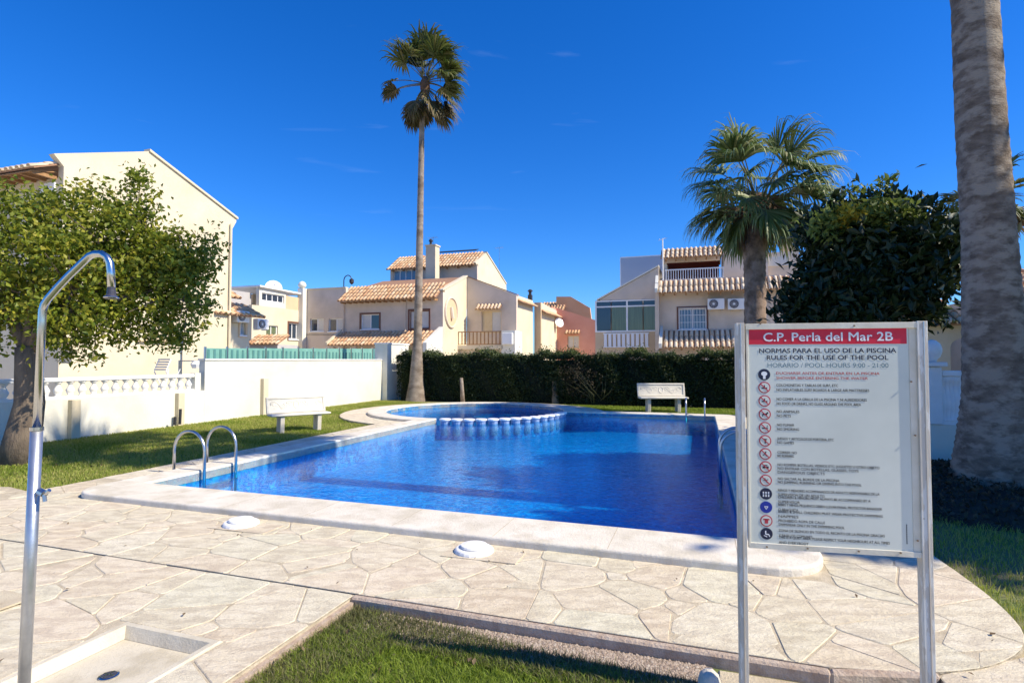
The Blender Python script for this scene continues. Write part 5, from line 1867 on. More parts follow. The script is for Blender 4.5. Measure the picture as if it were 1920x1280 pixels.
for px, py in ((60, 470), (190, 470), (300, 540), (350, 500), (-60, 500), (130, 560), (250, 470)):
    e = P(px, py, 9.3)
    lm.append((fork + Vector((0, 0, -.1)), e, .10, .025))
simple_tree(t, pb, fork, .24, .17, 'bark', lm)
pts, sh, cl = blob_points(ragged(blobs, 46, 3, .2, .42), 1450, 24, .115, hollow=.35)
rr9 = random.Random(8)
pts, sh = cut_gaps(pts, sh, [B(px, py, r_, 9.4) for px, py, r_ in ((262, 560, 16), (345, 455, 14), (355, 545, 13), (300, 425, 12), (150, 430, 13), (215, 645, 14), (90, 560, 12), (350, 600, 14), (185, 500, 10), (20, 470, 12))])
leaf_cloud('foliage', pts, RNG.uniform(.055, .12, len(pts)), 'leaf_olive', t, shade=sh, aspect=.6, droop=.3)
sprigs = [B(264, 334, 26, 9.4, .8, 1.2), B(274, 380, 28, 9.4, .7, 1.4), B(252, 352, 14, 9.4), B(158, 645, 25, 9.0, .8, 1.0), B(175, 672, 14, 9.0), B(332, 632, 22, 9.3), B(220, 632, 25, 9.1), B(290, 625, 26, 9.3), B(130, 668, 16, 9.0), B(342, 650, 12, 9.3)]
pts, sh, cl = blob_points(sprigs, 150, 12, .08, hollow=.1)
leaf_cloud('sprigs', pts, RNG.uniform(.05, .10, len(pts)), 'leaf_olive', t, shade=sh, aspect=.6)
stems = MB()
for b_ in sprigs:
    c_ = Vector(b_[0])
    src = c_ + Vector((random.uniform(-.1, .2), 0, .7 if c_.z < 2.4 else -.7))
    stems.tube([src, c_], [.012, .004], 4)
for k in range(70):
    b_ = random.choice(blobs)
    c_ = Vector(b_[0])
    d_ = Vector((random.gauss(0, 1), random.gauss(0, 1), random.gauss(0, 1))).normalized()
    stems.tube([c_, c_ + Vector((d_.x * b_[1][0], d_.y * b_[1][1], d_.z * b_[1][2])) * .9], [.022, .006], 4)
o = build('branches', stems, 'bark', t); setp(o, kind='stuff')

# dense dark tree on the right
yD = 10.2
pb = P(1640, 850, yD); pb.z = 0
t = thing('tree', 'dense dark broad-leaved tree filling the space between the two palms', 'tree', pb)
blobs = [B(1575, 470, 72, 10.3), B(1655, 455, 78, 10.3), B(1730, 465, 62, 10.3), B(1532, 535, 48, 10.4), B(1600, 555, 100, 10.0), B(1690, 535, 72, 10.1), B(1560, 600, 70, 10.0),
         B(1500, 595, 34, 10.2), B(1775, 478, 46, 10.3), B(1790, 440, 30, 10.3), B(1735, 575, 22, 10.2), B(1700, 415, 38, 10.3), B(1545, 430, 42, 10.4),  B(1600, 425, 50, 10.3), B(1760, 425, 30, 10.3), B(1835, 460, 40, 10.6)]
fork = P(1650, 640, yD)
lm = [(fork, P(px, py, 10.1), .10, .03) for px, py in ((1560, 480), (1700, 470), (1610, 560), (1500, 560), (1760, 520))]
simple_tree(t, pb, fork, .2, .16, 'palm_bark', lm)
# pale twisted limb showing under the crown
q = [P(1622, 640, 9.6), P(1634, 600, 9.5), P(1655, 596, 9.5), P(1664, 575, 9.5)]
build('limb', MB().tube(q, [.06, .055, .05, .03], 7).tube([P(1634, 602, 9.5), P(1640, 585, 9.5)], [.04, .02], 6), 'palm_bark', t, smooth=True)
pts, sh, cl = blob_points(ragged(blobs, 60, 12, .2, .42), 1500, 13, .14, hollow=.3)
pts, sh = cut_gaps(pts, sh, [B(px, py, r_, 10.3) for px, py, r_ in ((1628, 452, 10), (1690, 480, 7), (1716, 470, 7), (1510, 470, 14), (1480, 505, 14), (1752, 560, 14), (1762, 590, 12), (1560, 520, 6), (1650, 540, 5), (1770, 530, 8))])
leaf_cloud('foliage', pts, RNG.uniform(.12, .27, len(pts)), 'leaf_dark', t, shade=sh, aspect=.42, droop=.5)
# lighter shoots on its top
t = thing('tree', 'light green shoots with yellow leaves rising above the dark tree', 'tree', P(1655, 700, 11.2) * Vector((1, 1, 0)) if False else (P(1655, 700, 11.2).x, 11.2, 0))
build('trunk', MB().tube([(P(1655, 700, 11.2).x, 11.2, -.1), P(1650, 500, 11.2), P(1662, 360, 11.0)], [.09, .06, .025], 7), 'bark', t, smooth=True)
bl_ = [B(1664, 350, 15, 9.9, 1, 1.5), B(1655, 388, 24, 9.9), B(1690, 395, 18, 9.9), B(1620, 400, 20, 9.8), B(1570, 412, 24, 9.7), B(1545, 430, 18, 9.7), B(1640, 415, 26, 9.8), B(1605, 355, 10, 9.9), B(1700, 410, 20, 9.9)]
pts, sh, cl = blob_points(bl_, 170, 10, .09, hollow=.1)
py_, shy, _ = blob_points([B(1592, 400, 17, 9.6, 1.5, .7), B(1575, 412, 10, 9.6)], 26, 10, .05, hollow=.1)
leaf_cloud('yellow_leaves', py_, RNG.uniform(.09, .16, len(py_)), 'leaf_yellow', t, shade=shy, aspect=.42, droop=.3)
leaf_cloud('foliage', pts, RNG.uniform(.09, .18, len(pts)), 'leaf_bright', t, shade=sh, aspect=.42, droop=.3)

# two unseen trees added at the right to shade that half of the pool
for (y_, l_) in ((2.75, 'tall unseen tree added for its shade, far right outside the picture, nearer the sign'), (5.9, 'tall unseen tree added for its shade, far right outside the picture, farther along the pool')):
    x_ = 13.2
    t = thing('tree', l_, 'tree', (x_, y_, 0), group='unseen trees added for shade on the right')
    build('trunk', MB().tube([(x_, y_, -.1), (x_ + .1, y_, 2.4), (x_, y_ + .1, 6.5)], [.32, .25, .14], 9), 'bark', t, smooth=True)
    pts, sh, cl = blob_points([((x_, y_, 8.2), (2.0, 1.25, 3.0)), ((x_ + .2, y_, 5.6), (2.0, 1.2, 2.6)), ((x_ - .2, y_, 9.9), (1.9, 1.25, 2.0))], 2000, 9, .22, hollow=.15)
    leaf_cloud('foliage', pts, RNG.uniform(.24, .40, len(pts)), 'leaf_dark', t, shade=sh, aspect=.6)

# dark mound of soil, roots and ground cover round the thick palm
cx_, cy_ = 6.0, 6.95
mm_ = MB()
NR, NA = 12, 40
vs = []
for i in range(NR + 1):
    q = i / NR
    for k in range(NA):
        an = 2 * pi * k / NA
        rx, ry = 2.2 + .15 * sin(3 * an), 1.75 + .15 * sin(2 * an + 1)
        zz_ = -.10 + .30 * (1 - q * q) ** 1.1 + (random.uniform(-.02, .02) if i < NR else 0)
        vs.append((cx_ + rx * q * cos(an), cy_ + ry * q * sin(an), zz_))
fs = [(i * NA + k, i * NA + (k + 1) % NA, (i + 1) * NA + (k + 1) % NA, (i + 1) * NA + k)[::-1] for i in range(1, NR) for k in range(NA)]
fs.append([NA + k for k in range(NA)])
mm_.add(vs, fs)
o = build('planting_mound', mm_, 'dark_soil', smooth=True); setp(o, kind='structure')
q_ = np.sqrt(RNG.random(7000)) * .98; an_ = RNG.random(7000) * 2 * pi
mx_ = cx_ + q_ * 2.15 * np.cos(an_); my_ = cy_ + q_ * 1.7 * np.sin(an_)
fl = np.stack([mx_, my_, -.08 + .30 * (1 - q_ ** 2) ** 1.1 + RNG.random(7000) * .09], 1)
o = leaf_cloud('ground_cover', fl, RNG.uniform(.03, .09, 7000), 'leaf_brown', aspect=.5); setp(o, kind='stuff', label='low dark ground cover and litter on the mound under the thick palm')

lp = np.vstack([poly_sample(left, 260), poly_sample(front, 60), poly_sample([(-9, 3.4), (1.7, 3.4), (1.7, 4.5), (-9, 4.5)], 26), poly_sample([(-7, 0), (-2.4, 0), (-2.4, 3.3), (-7, 3.3)], 22)])
lw = np.array([list(g2w(p[0], p[1], .012)) for p in lp])
lw[:320, 2] = -.035
o = leaf_cloud('fallen_leaves', lw, RNG.uniform(.02, .05, len(lw)), 'frond_dry', aspect=.6, up_bias=3.0); setp(o, kind='stuff', label='scattered dry fallen leaves on lawn and paving')

# ================================================================== POOL FITTINGS
t = gthing('pool_divider', 'curved row of white-capped blue piers between the two pools', 'divider', KC[0] + 1.9, KC[1] - 1.9, WZ)
npi = 14
a_s, a_e = -pi / 2 + .03, ang_far - .03
curb = MB()
for k in range(24):
    u0 = -pi / 2 + (ang_far + pi / 2) * k / 24; u1 = -pi / 2 + (ang_far + pi / 2) * (k + 1) / 24
    q = [(KC[0] + r_ * cos(u), KC[1] + r_ * sin(u)) for (r_, u) in ((KR - .07, u0), (KR + .07, u0), (KR + .07, u1), (KR - .07, u1))]
    curb.prism(q, FLOOR + .006, WZ - .055)
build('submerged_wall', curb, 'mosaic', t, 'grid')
for k in range(npi):
    u = a_s + (a_e - a_s) * (k + .5) / npi
    c_ = (KC[0] + KR * cos(u), KC[1] + KR * sin(u))
    bd = build('pier', MB().lathe([(.125, WZ - .30), (.125, .012)], 14, (c_[0], c_[1], 0)), 'pier_tile', t, 'grid')
    build('pier_cap', MB().lathe([(.147, .014), (.152, .024), (.152, .052), (.143, .064)], 16, (c_[0], c_[1], 0)), 'white_paint', bd, 'grid')

def pool_ladder(label, base_a, base_b, ga, gb_, gap, h=.62, reach=.48, down=.9, rot=0.0):
    """ga,gb_: unit vector (grid) pointing from deck to water; rails separated along the perpendicular"""
    t = gthing('pool_ladder', label, 'pool ladder', base_a, base_b, 0, 'stainless ladders of the pool')
    pa_, pb__ = -gb_, ga
    rails = []
    for s_ in (-.5, .5):
        ca, cb_ = base_a + pa_ * gap * s_, base_b + pb__ * gap * s_
        pts = [(ca, cb_, -.02), (ca, cb_, h - reach / 2)]
        for k in range(1, 12):
            an = pi - pi * k / 12
            pts.append((ca + ga * (reach / 2 + reach / 2 * cos(an)), cb_ + gb_ * (reach / 2 + reach / 2 * cos(an)), h - reach / 2 + reach / 2 * sin(an)))
        pts += [(ca + ga * reach, cb_ + gb_ * reach, h - reach / 2), (ca + ga * reach, cb_ + gb_ * reach, -.44)]
        build('rail', MB().tube(pts, .021, 10), 'steel_dull', t, 'grid', smooth=True)
        build('foot_flange', MB().lathe([(.045, 0), (.045, .012), (.028, .02)], 12, (ca, cb_, .066 if False else .0)), 'steel', t, 'grid')
    for zz in (-.16, -.38):
        q0 = (base_a + ga * reach - pa_ * gap / 2, base_b + gb_ * reach - pb__ * gap / 2)
        q1 = (base_a + ga * reach + pa_ * gap / 2, base_b + gb_ * reach + pb__ * gap / 2)
        build('step', MB().slab([(q0[0] - ga * .03, q0[1] - gb_ * .03, zz), (q1[0] - ga * .03, q1[1] - gb_ * .03, zz), (q1[0] + ga * .05, q1[1] + gb_ * .05, zz), (q0[0] + ga * .05, q0[1] + gb_ * .05, zz)], (0, 0, .02)), 'steel', t, 'grid')
    return t
pool_ladder('curved steel ladder at the left corner of the pool', -7.13, 6.36, 1, 0, .56, h=.60, reach=.56)
lb = G(1288, 772)
gq = w2g(lb)
pool_ladder('steel ladder on the far edge in front of the distant bench', (gq[0] + w2g(G(1322, 775))[0]) / 2, PB1 + .46, 0, -1, .5, h=.52, reach=.5)
pool_ladder('steel ladder on the shaded right edge beside the sign post', PA1 + .38, 8.55, -1, 0, .5, h=.62, reach=.48)

def skimmer(px, py, label):
    p = G(px, py, .07)
    g_ = w2g(p)
    t = gthing('skimmer_lid', label, 'lid', g_[0], g_[1], -.0, 'white skimmer lids set in the coping')
    build('collar', MB().lathe([(.165, -.01), (.168, .012), (.155, .034), (.12, .040)], 22, (g_[0], g_[1], 0)), 'white_stone', t, 'grid', bevel=.006)
    build('lid', MB().lathe([(.112, .041), (.118, .048), (.110, .060), (.07, .066), (.02, .067)], 22, (g_[0], g_[1], 0)), 'white_stone', t, 'grid')
    build('base_plate', MB().prism([(g_[0] - .22, g_[1] - .19), (g_[0] + .42, g_[1] - .17), (g_[0] + .42, g_[1] + .1), (g_[0] - .22, g_[1] + .1)], .001, .007), 'paving', t, 'grid')
    return t
skimmer(452, 970, 'left of the two white round lids on the near coping')
skimmer(889, 1018, 'right of the two white round lids on the near coping')

# ================================================================== BENCHES
def bench(loc, face_az, label, w_=1.5, tilt=.22, sc=1.0):
    """built facing local -Y; local X along the seat"""
    t = thing('bench', label, 'bench', loc, pi - face_az + 0.0, 'concrete garden benches')
    t.scale = (sc, sc, sc)
    L = MB().box(-w_ / 2, w_ / 2, -.24, .20, .40, .455)
    build('seat', L, 'bench_stone', t, 'local', bevel=.018)
    for s_ in (-1, 1):
        lg = MB()
        x_ = s_ * w_ * .31
        lg.slab([(x_ - .055, -.16, -.04), (x_ - .055, .17, -.04), (x_ - .055, .13, .398), (x_ - .055, -.19, .398)], (.11, 0, 0))
        ob_ = build('leg', lg, 'concrete', t, 'local', bevel=.012); bpy_fix(ob_)
    # backrest: leaning slab with raised border and scroll relief
    tilt_m = Matrix.Translation((0, .19, .47)) @ Matrix.Rotation(-tilt, 4, 'X')
    bk = MB().box(-w_ / 2 + .01, w_ / 2 - .01, 0, .045, 0, .40, mat=tilt_m)
    back = build('backrest', bk, 'bench_stone', t, 'local', bevel=.008)
    fr_ = MB()
    fr_.box(-w_ / 2, w_ / 2, -.022, .05, .36, .415, mat=tilt_m); fr_.box(-w_ / 2, w_ / 2, -.021, .05, -.01, .04, mat=tilt_m)
    fr_.box(-w_ / 2, -w_ / 2 + .06, -.020, .049, .041, .359, mat=tilt_m); fr_.box(w_ / 2 - .06, w_ / 2, -.020, .049, .041, .359, mat=tilt_m)
    build('border', fr_, 'bench_stone', back, 'local', bevel=.008)
    rel = MB()
    def scroll(cx, cz, r_, sgn, turns=1.4, ph=0.0):
        pts = []
        for k in range(22):
            u = k / 21
            an = ph + sgn * u * turns * 2 * pi
            q = r_ * (1 - .72 * u)
            pts.append(tilt_m @ Vector((cx + q * cos(an), .005, cz + q * sin(an))))
        rel.tube(pts, [.015 - .006 * k / 21 for k in range(22)], 5)
    for sx in (-1, 1):
        for (cx, cz, r_, ph) in ((.56, .23, .085, 0), (.36, .16, .085, 2), (.17, .24, .08, 0)):
            scroll(sx * cx * w_ / 1.5, cz, r_, sx, ph=ph if sx > 0 else pi - ph)
        wave = [tilt_m @ Vector((sx * x_, .005, .2 + .09 * sin(x_ * 14))) for x_ in np.linspace(.05, w_ / 2 - .1, 20)]
        rel.tube(wave, .014, 5)
    rel.tube([tilt_m @ Vector((.07 * cos(a_), .006, .2 + .10 * sin(a_))) for a_ in np.linspace(0, 2 * pi, 17)], .018, 5)
    build('scroll_relief', rel, 'bench_stone', back, 'local', smooth=True)
    for s_ in (-1, 1):
        build('back_support', MB().box(s_ * w_ * .31 - .04, s_ * w_ * .31 + .04, .10, .19, .30, .399), 'concrete', t, 'local')
    return t
bl_ = P(561, 790, 13.15); bl_.z = -.03
bench(bl_, radians(141), 'scroll-backed stone bench in the sun against the tall white wall', 1.55, sc=.88)
br_ = P(1243, 760, 17.9); br_.z = -.02
bench(br_, radians(181), 'pale stone bench on the far lawn in front of the dark hedge', 1.52)

# ================================================================== SHOWER
t0 = w2g(G(45, 1322))
sp = G(43, 1322)
t = thing('outdoor_shower', 'steel outdoor shower with gooseneck arm in the left foreground', 'shower', sp)
yS_ = sp.y
zc_ = P(66, 805, yS_).z
xb = P(50, 1280, yS_).x
x1 = P(70, 805, yS_).x
x2 = P(80, 585, yS_).x
lean = (x2 - sp.x) / P(80, 585, yS_).z
def sx(z): return sp.x + lean * z
build('pole', MB().tube([(sx(0), yS_, -.02), (sx(zc_), yS_, zc_)], .0245, 20), 'galvanised', t, smooth=True)
build('collar', MB().tube([(sx(zc_), yS_, zc_ - .004), (sx(zc_), yS_, zc_ + .012)], .0275, 20), 'steel', t, smooth=False)
arm = [Vector((sx(zc_), yS_, zc_ + .01)), P(79, 600, yS_), P(80, 582, yS_), P(83, 571, yS_), P(90, 560, yS_)]
arm += [P(110, 537, yS_), P(130, 516, yS_), P(158, 489, yS_)]
arm += [P(168, 480, yS_), P(178, 476, yS_), P(190, 476, yS_), P(200, 482, yS_), P(206, 493, yS_), P(208, 510, yS_), P(209, 541, yS_)]
build('arm', MB().tube(arm, [.0165] * 15, 18), 'steel', t, smooth=True)
hd = P(209, 541, yS_)
hdp = build('shower_head', MB().lathe([(.017, .0), (.017, -.014), (.018, -.016), (.019, -.034), (.027, -.044), (.030, -.052), (.024, -.056)][::-1], 18, hd + Vector((0, 0, .006))), 'dark_plastic', t)
build('ring', MB().lathe([(.030, -.052), (.032, -.048), (.029, -.044)], 18, hd + Vector((0, 0, .006))), 'steel', hdp)
vz = P(66, 920, yS_)
vv = Vector((sx(vz.z) + .04, yS_ - .005, vz.z))
tp_ = build('push_tap', MB().tube([vv - Vector((.01, 0, 0)), vv + Vector((.025, -.01, -.01))], .017, 10).tube([vv + Vector((.025, -.01, -.01)), vv + Vector((.048, -.012, .008))], .009, 8).tube([vv + Vector((.02, -.01, -.01)), vv + Vector((.028, -.012, -.045))], .009, 8), 'steel_dull', t)

# tray with sloped rim and drain
ta0, ta1, tb1, tb0 = tray_a0, tray_a1, tray_b1, -1.2
rimw = .075
t = gthing('shower_tray', 'sunken pale shower tray with drain in the lower left corner', 'shower tray', (ta0 + ta1) / 2, .8, -.05)
o = build('floor', MB().box(ta0 + .02, ta1 - .02, tb0 + .02, tb1 - .02, -.13, -.066), 'tray', t, 'grid')
rm = MB()
def rim_seg(p0, p1, inx, iny):
    # mitred bevelled kerb
    (ax, ay), (bx_, by) = p0, p1
    ux, uy = bx_ - ax, by - ay
    l = math.hypot(ux, uy); ux /= l; uy /= l
    def off(d, z_, m_):
        return (ax + inx * d + ux * d * m_, ay + iny * d + uy * d * m_, z_), (bx_ + inx * d - ux * d * m_, by + iny * d - uy * d * m_, z_)
    pr = [off(0, -.12, 1), off(0, -.006, 1), off(.012, .002, 1), off(rimw * .62, .001, 1), off(rimw, -.064, 1)]
    vs = [q for pp__ in pr for q in pp__]
    fs = [(2 * i, 2 * i + 1, 2 * i + 3, 2 * i + 2) for i in range(4)]
    rm.add(vs, fs)
rim_seg((ta0, tb1), (ta1, tb1), 0, -1)
rim_seg((ta1, tb1), (ta1, tb0), -1, 0)
rim_seg((ta0, tb0), (ta0, tb1), 1, 0)
ob_ = build('rim', rm, 'tray', t, 'grid')
dg = w2g(G(204, 1267, -.066))
dr = build('drain', MB().lathe([(.048, 0), (.048, .006), (.038, .008)], 22, (dg[0], dg[1], -.066)), 'steel', t, 'grid')
dm = MB().lathe([(.036, .0081), (.036, .0095)], 20, (dg[0], dg[1], -.066))
build('drain_hole', dm, 'dark_plastic', dr, 'grid')
build('drain_cross', MB().box(dg[0] - .034, dg[0] + .034, dg[1] - .005, dg[1] + .005, -.0565, -.054).box(dg[0] - .005, dg[0] + .005, dg[1] - .034, dg[1] + .034, -.0564, -.0535), 'steel', dr, 'grid')
# small square cover far left
cg = w2g(G(5, 1130))
o = build('drain_cover', MB().box(-.2, .12, -.12, .12, 0, .012), 'slab_sand', loc=None); o.location = g2w(cg[0], cg[1], .002); o.rotation_euler = (0, 0, -GR)
setp(o, 'flat square stone cover plate in the paving left of the shower pole', 'cover')

# small rounded kerb blocks between grass and sandy slab
for k, (b_, r_, hh, l_) in enumerate(((3.02, .055, .115, 'upright rounded concrete stub at the corner of grass and sandy slab'), (2.86, .06, .06, 'middle rounded concrete edging stub beside the sandy slab'), (2.68, .06, .075, 'nearest rounded concrete edging stub at the bottom edge'))):
    p = g2w(.025, b_, -.09)
    o = build('edging_stub', MB().lathe([(r_, 0), (r_ * 1.04, hh * .7), (r_ * .85, hh * 1.05), (r_ * .4, hh * 1.25)], 12, p), 'concrete', loc=p, smooth=True)
    setp(o, l_, 'edging', 'concrete edging stubs')

# ================================================================== RULES SIGN
SLx, SLy = P(1389, 700, 2.75).x, 2.75
SAZ = radians(10.9)                    # sign plane turned from the picture plane
sl0 = Vector((SLx, SLy, 0))
sdir = Vector((cos(SAZ), -sin(SAZ), 0))
# width so that the right post stands at px 1728
u_ = (1728 - 960) / FPX
SW = (u_ * SLy - SLx) / (sdir.x - u_ * sdir.y)
t = thing('information_sign', 'white pool rules board with red heading on two metal posts', 'sign', (sl0.x + sdir.x * SW / 2, sl0.y + sdir.y * SW / 2, -.07), -SAZ)
base = sl0 + sdir * SW / 2
ZT = P(1389, 606, 2.75).z
ZTR = P(1728, 603, base.y * 2 - SLy).z
ZBt = P(1395, 1022, 2.75).z
hw = SW / 2
zo = .07                                # local z origin is at -.07
def L2(x, z): return (x, z + zo)
for s_ in (-1, 1):
    x_ = s_ * hw
    pm_ = MB()
    pw_ = .016 if s_ < 0 else .019
    pm_.box(x_ - pw_ - .006, x_ + pw_, -.018, -.012, -.08, ZT + zo)                 # front flange
    pm_.box(x_ - pw_ - .006, x_ - pw_, -.0119, .028, -.08, ZT + zo - .001)        # outer web
    pm_.box(x_ + pw_ - .006, x_ + pw_, -.0119, .028, -.08, ZT + zo - .0015)
    pm_.box(x_ - pw_ - .0059, x_ + pw_ - .0001, .0281, .033, -.08, ZT + zo - .002)
    po = build('post', pm_, 'post_metal', t, 'local', bevel=.0015)
    gr = MB().box(x_ + (-.004 if s_ < 0 else .0), x_ + (.0 if s_ < 0 else .004), -.0205, -.0181, -.07, ZT + zo - .003)
    build('groove', gr, 'steel_dull', po, 'local')
px0, px1 = -hw + .024, hw - .024
pz0, pz1 = ZBt + zo, ZT + zo - .012
pn = build('panel', MB().box(px0, px1, -.006, .0, pz0 + .012, pz1 - .02), 'panel_white', t, 'local')
fm = MB()
fm.box(px0 - .002, px1 + .002, -.016, .004, pz1 - .02, pz1 + .008)
fm.box(px0, px1, -.013, .004, pz0 - .006, pz0 + .02)
fm.box(px0, px0 + .009, -.0125, .003, pz0 + .0201, pz1 - .0201)
fm.box(px1 - .032, px1, -.0085, .003, pz0 + .0202, pz1 - .0201)
build('frame', fm, 'panel_border', t, 'local', bevel=.001)
Wp = px1 - px0
def sx_(px):        # photograph x on the panel -> local x (ratio along the panel)
    u = (px - 960) / FPX
    s_ = (u * SLy - SLx) / (sdir.x - u * sdir.y)
    return s_ - hw
def sz_(px, py):    # photograph y at local x
    s_ = sx_(px) + hw
    yy = SLy + sdir.y * s_
    return P(px, py, yy).z + zo
hx0, hx1 = sx_(1404), sx_(1699)
hz1, hz0 = (sz_(1550, 616)), (sz_(1550, 645))
build('heading_band', MB().box(hx0, hx1, -.0078, -.0062, hz0, hz1), 'red_print', pn, 'local')

def text(s_, x0, x1, zc, hcap, mat, bold=0.0, align='L', y=-.0072):
    cu = bpy.data.curves.new('lettering', 'FONT')
    cu.body = s_
    cu.size = 1
    cu.offset = 0
    cu.resolution_u = 3
    ob = bpy.data.objects.new('lettering', cu)
    COL.objects.link(ob)
    dg_ = bpy.context.evaluated_depsgraph_get()
    me = bpy.data.meshes.new_from_object(ob.evaluated_get(dg_))
    bpy.data.objects.remove(ob)
    if len(me.vertices) == 0: return None
    co_ = np.empty(len(me.vertices) * 3); me.vertices.foreach_get('co', co_); co_ = co_.reshape(-1, 3)
    mn, mx = co_.min(0), co_.max(0)
    cap = .70
    sc = hcap / cap
    wx = (x1 - x0) / (mx[0] - mn[0])
    new = np.empty_like(co_)
    new[:, 0] = x0 + (co_[:, 0] - mn[0]) * wx
    new[:, 1] = y
    new[:, 2] = zc - hcap / 2 + co_[:, 1] * sc
    if bold:                       # heavier strokes: the outline struck again a hair's breadth aside
        dx = bold * sc
        polys = [tuple(p.vertices) for p in me.polygons]
        V, Fc = [], []
        for k, (ox, oz) in enumerate(((-dx, 0), (dx, 0), (0, dx * .8), (0, -dx * .8))):
            n0 = len(V)
            V += [(q[0] + ox, q[1] - .00012 * k, q[2] + oz) for q in new]
            Fc += [tuple(i + n0 for i in p) for p in polys]
        me2 = bpy.data.meshes.new('lettering')
        me2.from_pydata(V, [], Fc)
        bpy.data.meshes.remove(me)
        me = me2
    else:
        me.vertices.foreach_set('co', new.ravel())
    me.materials.clear(); me.materials.append(MATS[mat])
    me.update()
    o_ = bpy.data.objects.new('lettering', me); COL.objects.link(o_); o_.parent = pn; o_['kind'] = 'stuff'
    return o_
def tline(s_, pxa, pxb, py, hpx, mat, bold=0.0, y=-.0072):
    xm = (pxa + pxb) / 2
    yy = SLy + sdir.y * (sx_(xm) + hw)
    text(s_, sx_(pxa), sx_(pxb), sz_(xm, py), hpx * yy / FPX, mat, bold, y=y)
tline('C.P. Perla del Mar 2B', 1431, 1673, 631, 16, 'white_paint', .016, y=-.0085)
tline('NORMAS PARA EL USO DE LA PISCINA', 1423, 1679, 657, 8.5, 'navy_print', .018)
tline('RULES FOR THE USE OF THE POOL', 1437, 1664, 670, 8.5, 'navy_print', .018)
tline('HORARIO / POOL HOURS 9:00 - 21:00', 1438, 1664, 684.5, 8.5, 'teal_print', .0)
rows = [
    (699.5, 1454, 1647, 'DUCHARSE ANTES DE ENTRAR EN LA PISCINA', 'redline_print'), (708.5, 1454, 1625, 'SHOWER BEFORE ENTERING THE WATER', 'redline_print'),
    (722, 1454, 1569, 'COLCHONETAS Y TABLAS DE SURF, ETC', 0), (731, 1454, 1627, 'NO INFLATABLES SURF BOARDS & LARGE AIR MATTRESSES', 0),
    (748.5, 1454, 1622, 'NO COMER A LA ORILLA DE LA PISCINA Y NI ALREDEDORES', 0), (757, 1454, 1611, 'NO FOOD OR DRINKS, NO GLASS AROUND THE POOL AREA', 0),
    (771, 1454, 1496, 'NO ANIMALES', 0), (779, 1454, 1480, 'NO PETS', 0),
    (796, 1454, 1486, 'NO FUMAR', 0), (804, 1454, 1495, 'NO SMOKING', 0),
    (822.5, 1454, 1559, 'JUEGOS Y ARTICULOS DE PORTERIA, ETC', 0), (829, 1454, 1485, 'NO GAMES', 0),
    (847.5, 1454, 1490, 'CORRER NO', 0), (854, 1454, 1484, 'NO RUNNING', 0),
    (873, 1454, 1643, 'NO ROMPER BOTELLAS, VIDRIOS ETC, JUGUETES U OTRO OBJETO', 0), (879.5, 1454, 1604, 'NO ENTRAR CON BOTELLAS, GLASSES, TOYS', 0), (885.5, 1454, 1541, 'DANGEROUS OBJECTS', 0),
    (898, 1454, 1568, 'NO SALTAR AL BORDE DE LA PISCINA', 0), (905.5, 1454, 1609, 'NO JUMPING, RUNNING OR DIVING INTO THE POOL', 0),
    (921.5, 1454, 1642, 'NINOS Y MENORES ACOMPANADOS DE ADULTO RESPONSABLE DE LA', 0), (927.5, 1454, 1540, 'SUPERVISION DE UN ADULTO', 0), (934.5, 1454, 1625, 'CHILDREN & MINORS MUST ALWAYS BE ACCOMPANIED BY A', 0), (940, 1454, 1494, 'SUPERVISOR', 0),
    (949, 1454, 1646, 'BEBES Y NINOS PEQUENOS DEBEN LLEVAR PANAL PROTECTOR BANADOR', 0), (954.5, 1454, 1491, 'O BRAGUITA', 0), (962, 1454, 1647, 'BABIES & SMALL CHILDREN MUST WEAR PROTECTIVE SWIMMING', 0), (967, 1454, 1491, 'NAPPIES', 0),
    (976.5, 1454, 1540, 'PROHIBIDO ROPA DE CALLE', 0), (985, 1454, 1576, 'SWIMWEAR ONLY IN THE SWIMMING POOL', 0),
    (998, 1454, 1650, 'ZONA DE SILENCIO EN TODO EL RECINTO DE LA PISCINA GRACIAS', 0), (1003.5, 1454, 1516, 'Y PASILLOS COMUNES', 0), (1011, 1454, 1659, 'THIS IS A QUIET AREA, PLEASE RESPECT YOUR NEIGHBOURS AT ALL TIMES', 0), (1014.5 + 2, 1454, 1509, 'AND EVERYBODY', 0),
]
for (py, xa, xb_, s_, m_) in rows:
    # baselines of the lower rows are given at their left end
    tline(s_, xa, xb_, py, 4.6, m_ or 'black_print', .010)
# small vertical imprint in the lower right corner
o_ = MB()
vx = sx_(1691)
for k in range(11):
    zc = sz_(1691, 983 + k * 3.4)
    o_.box(vx - .0018, vx + .0018, -.0074, -.0064, zc - .003, zc + .003)
build('imprint', o_, 'black_print', pn, 'local')

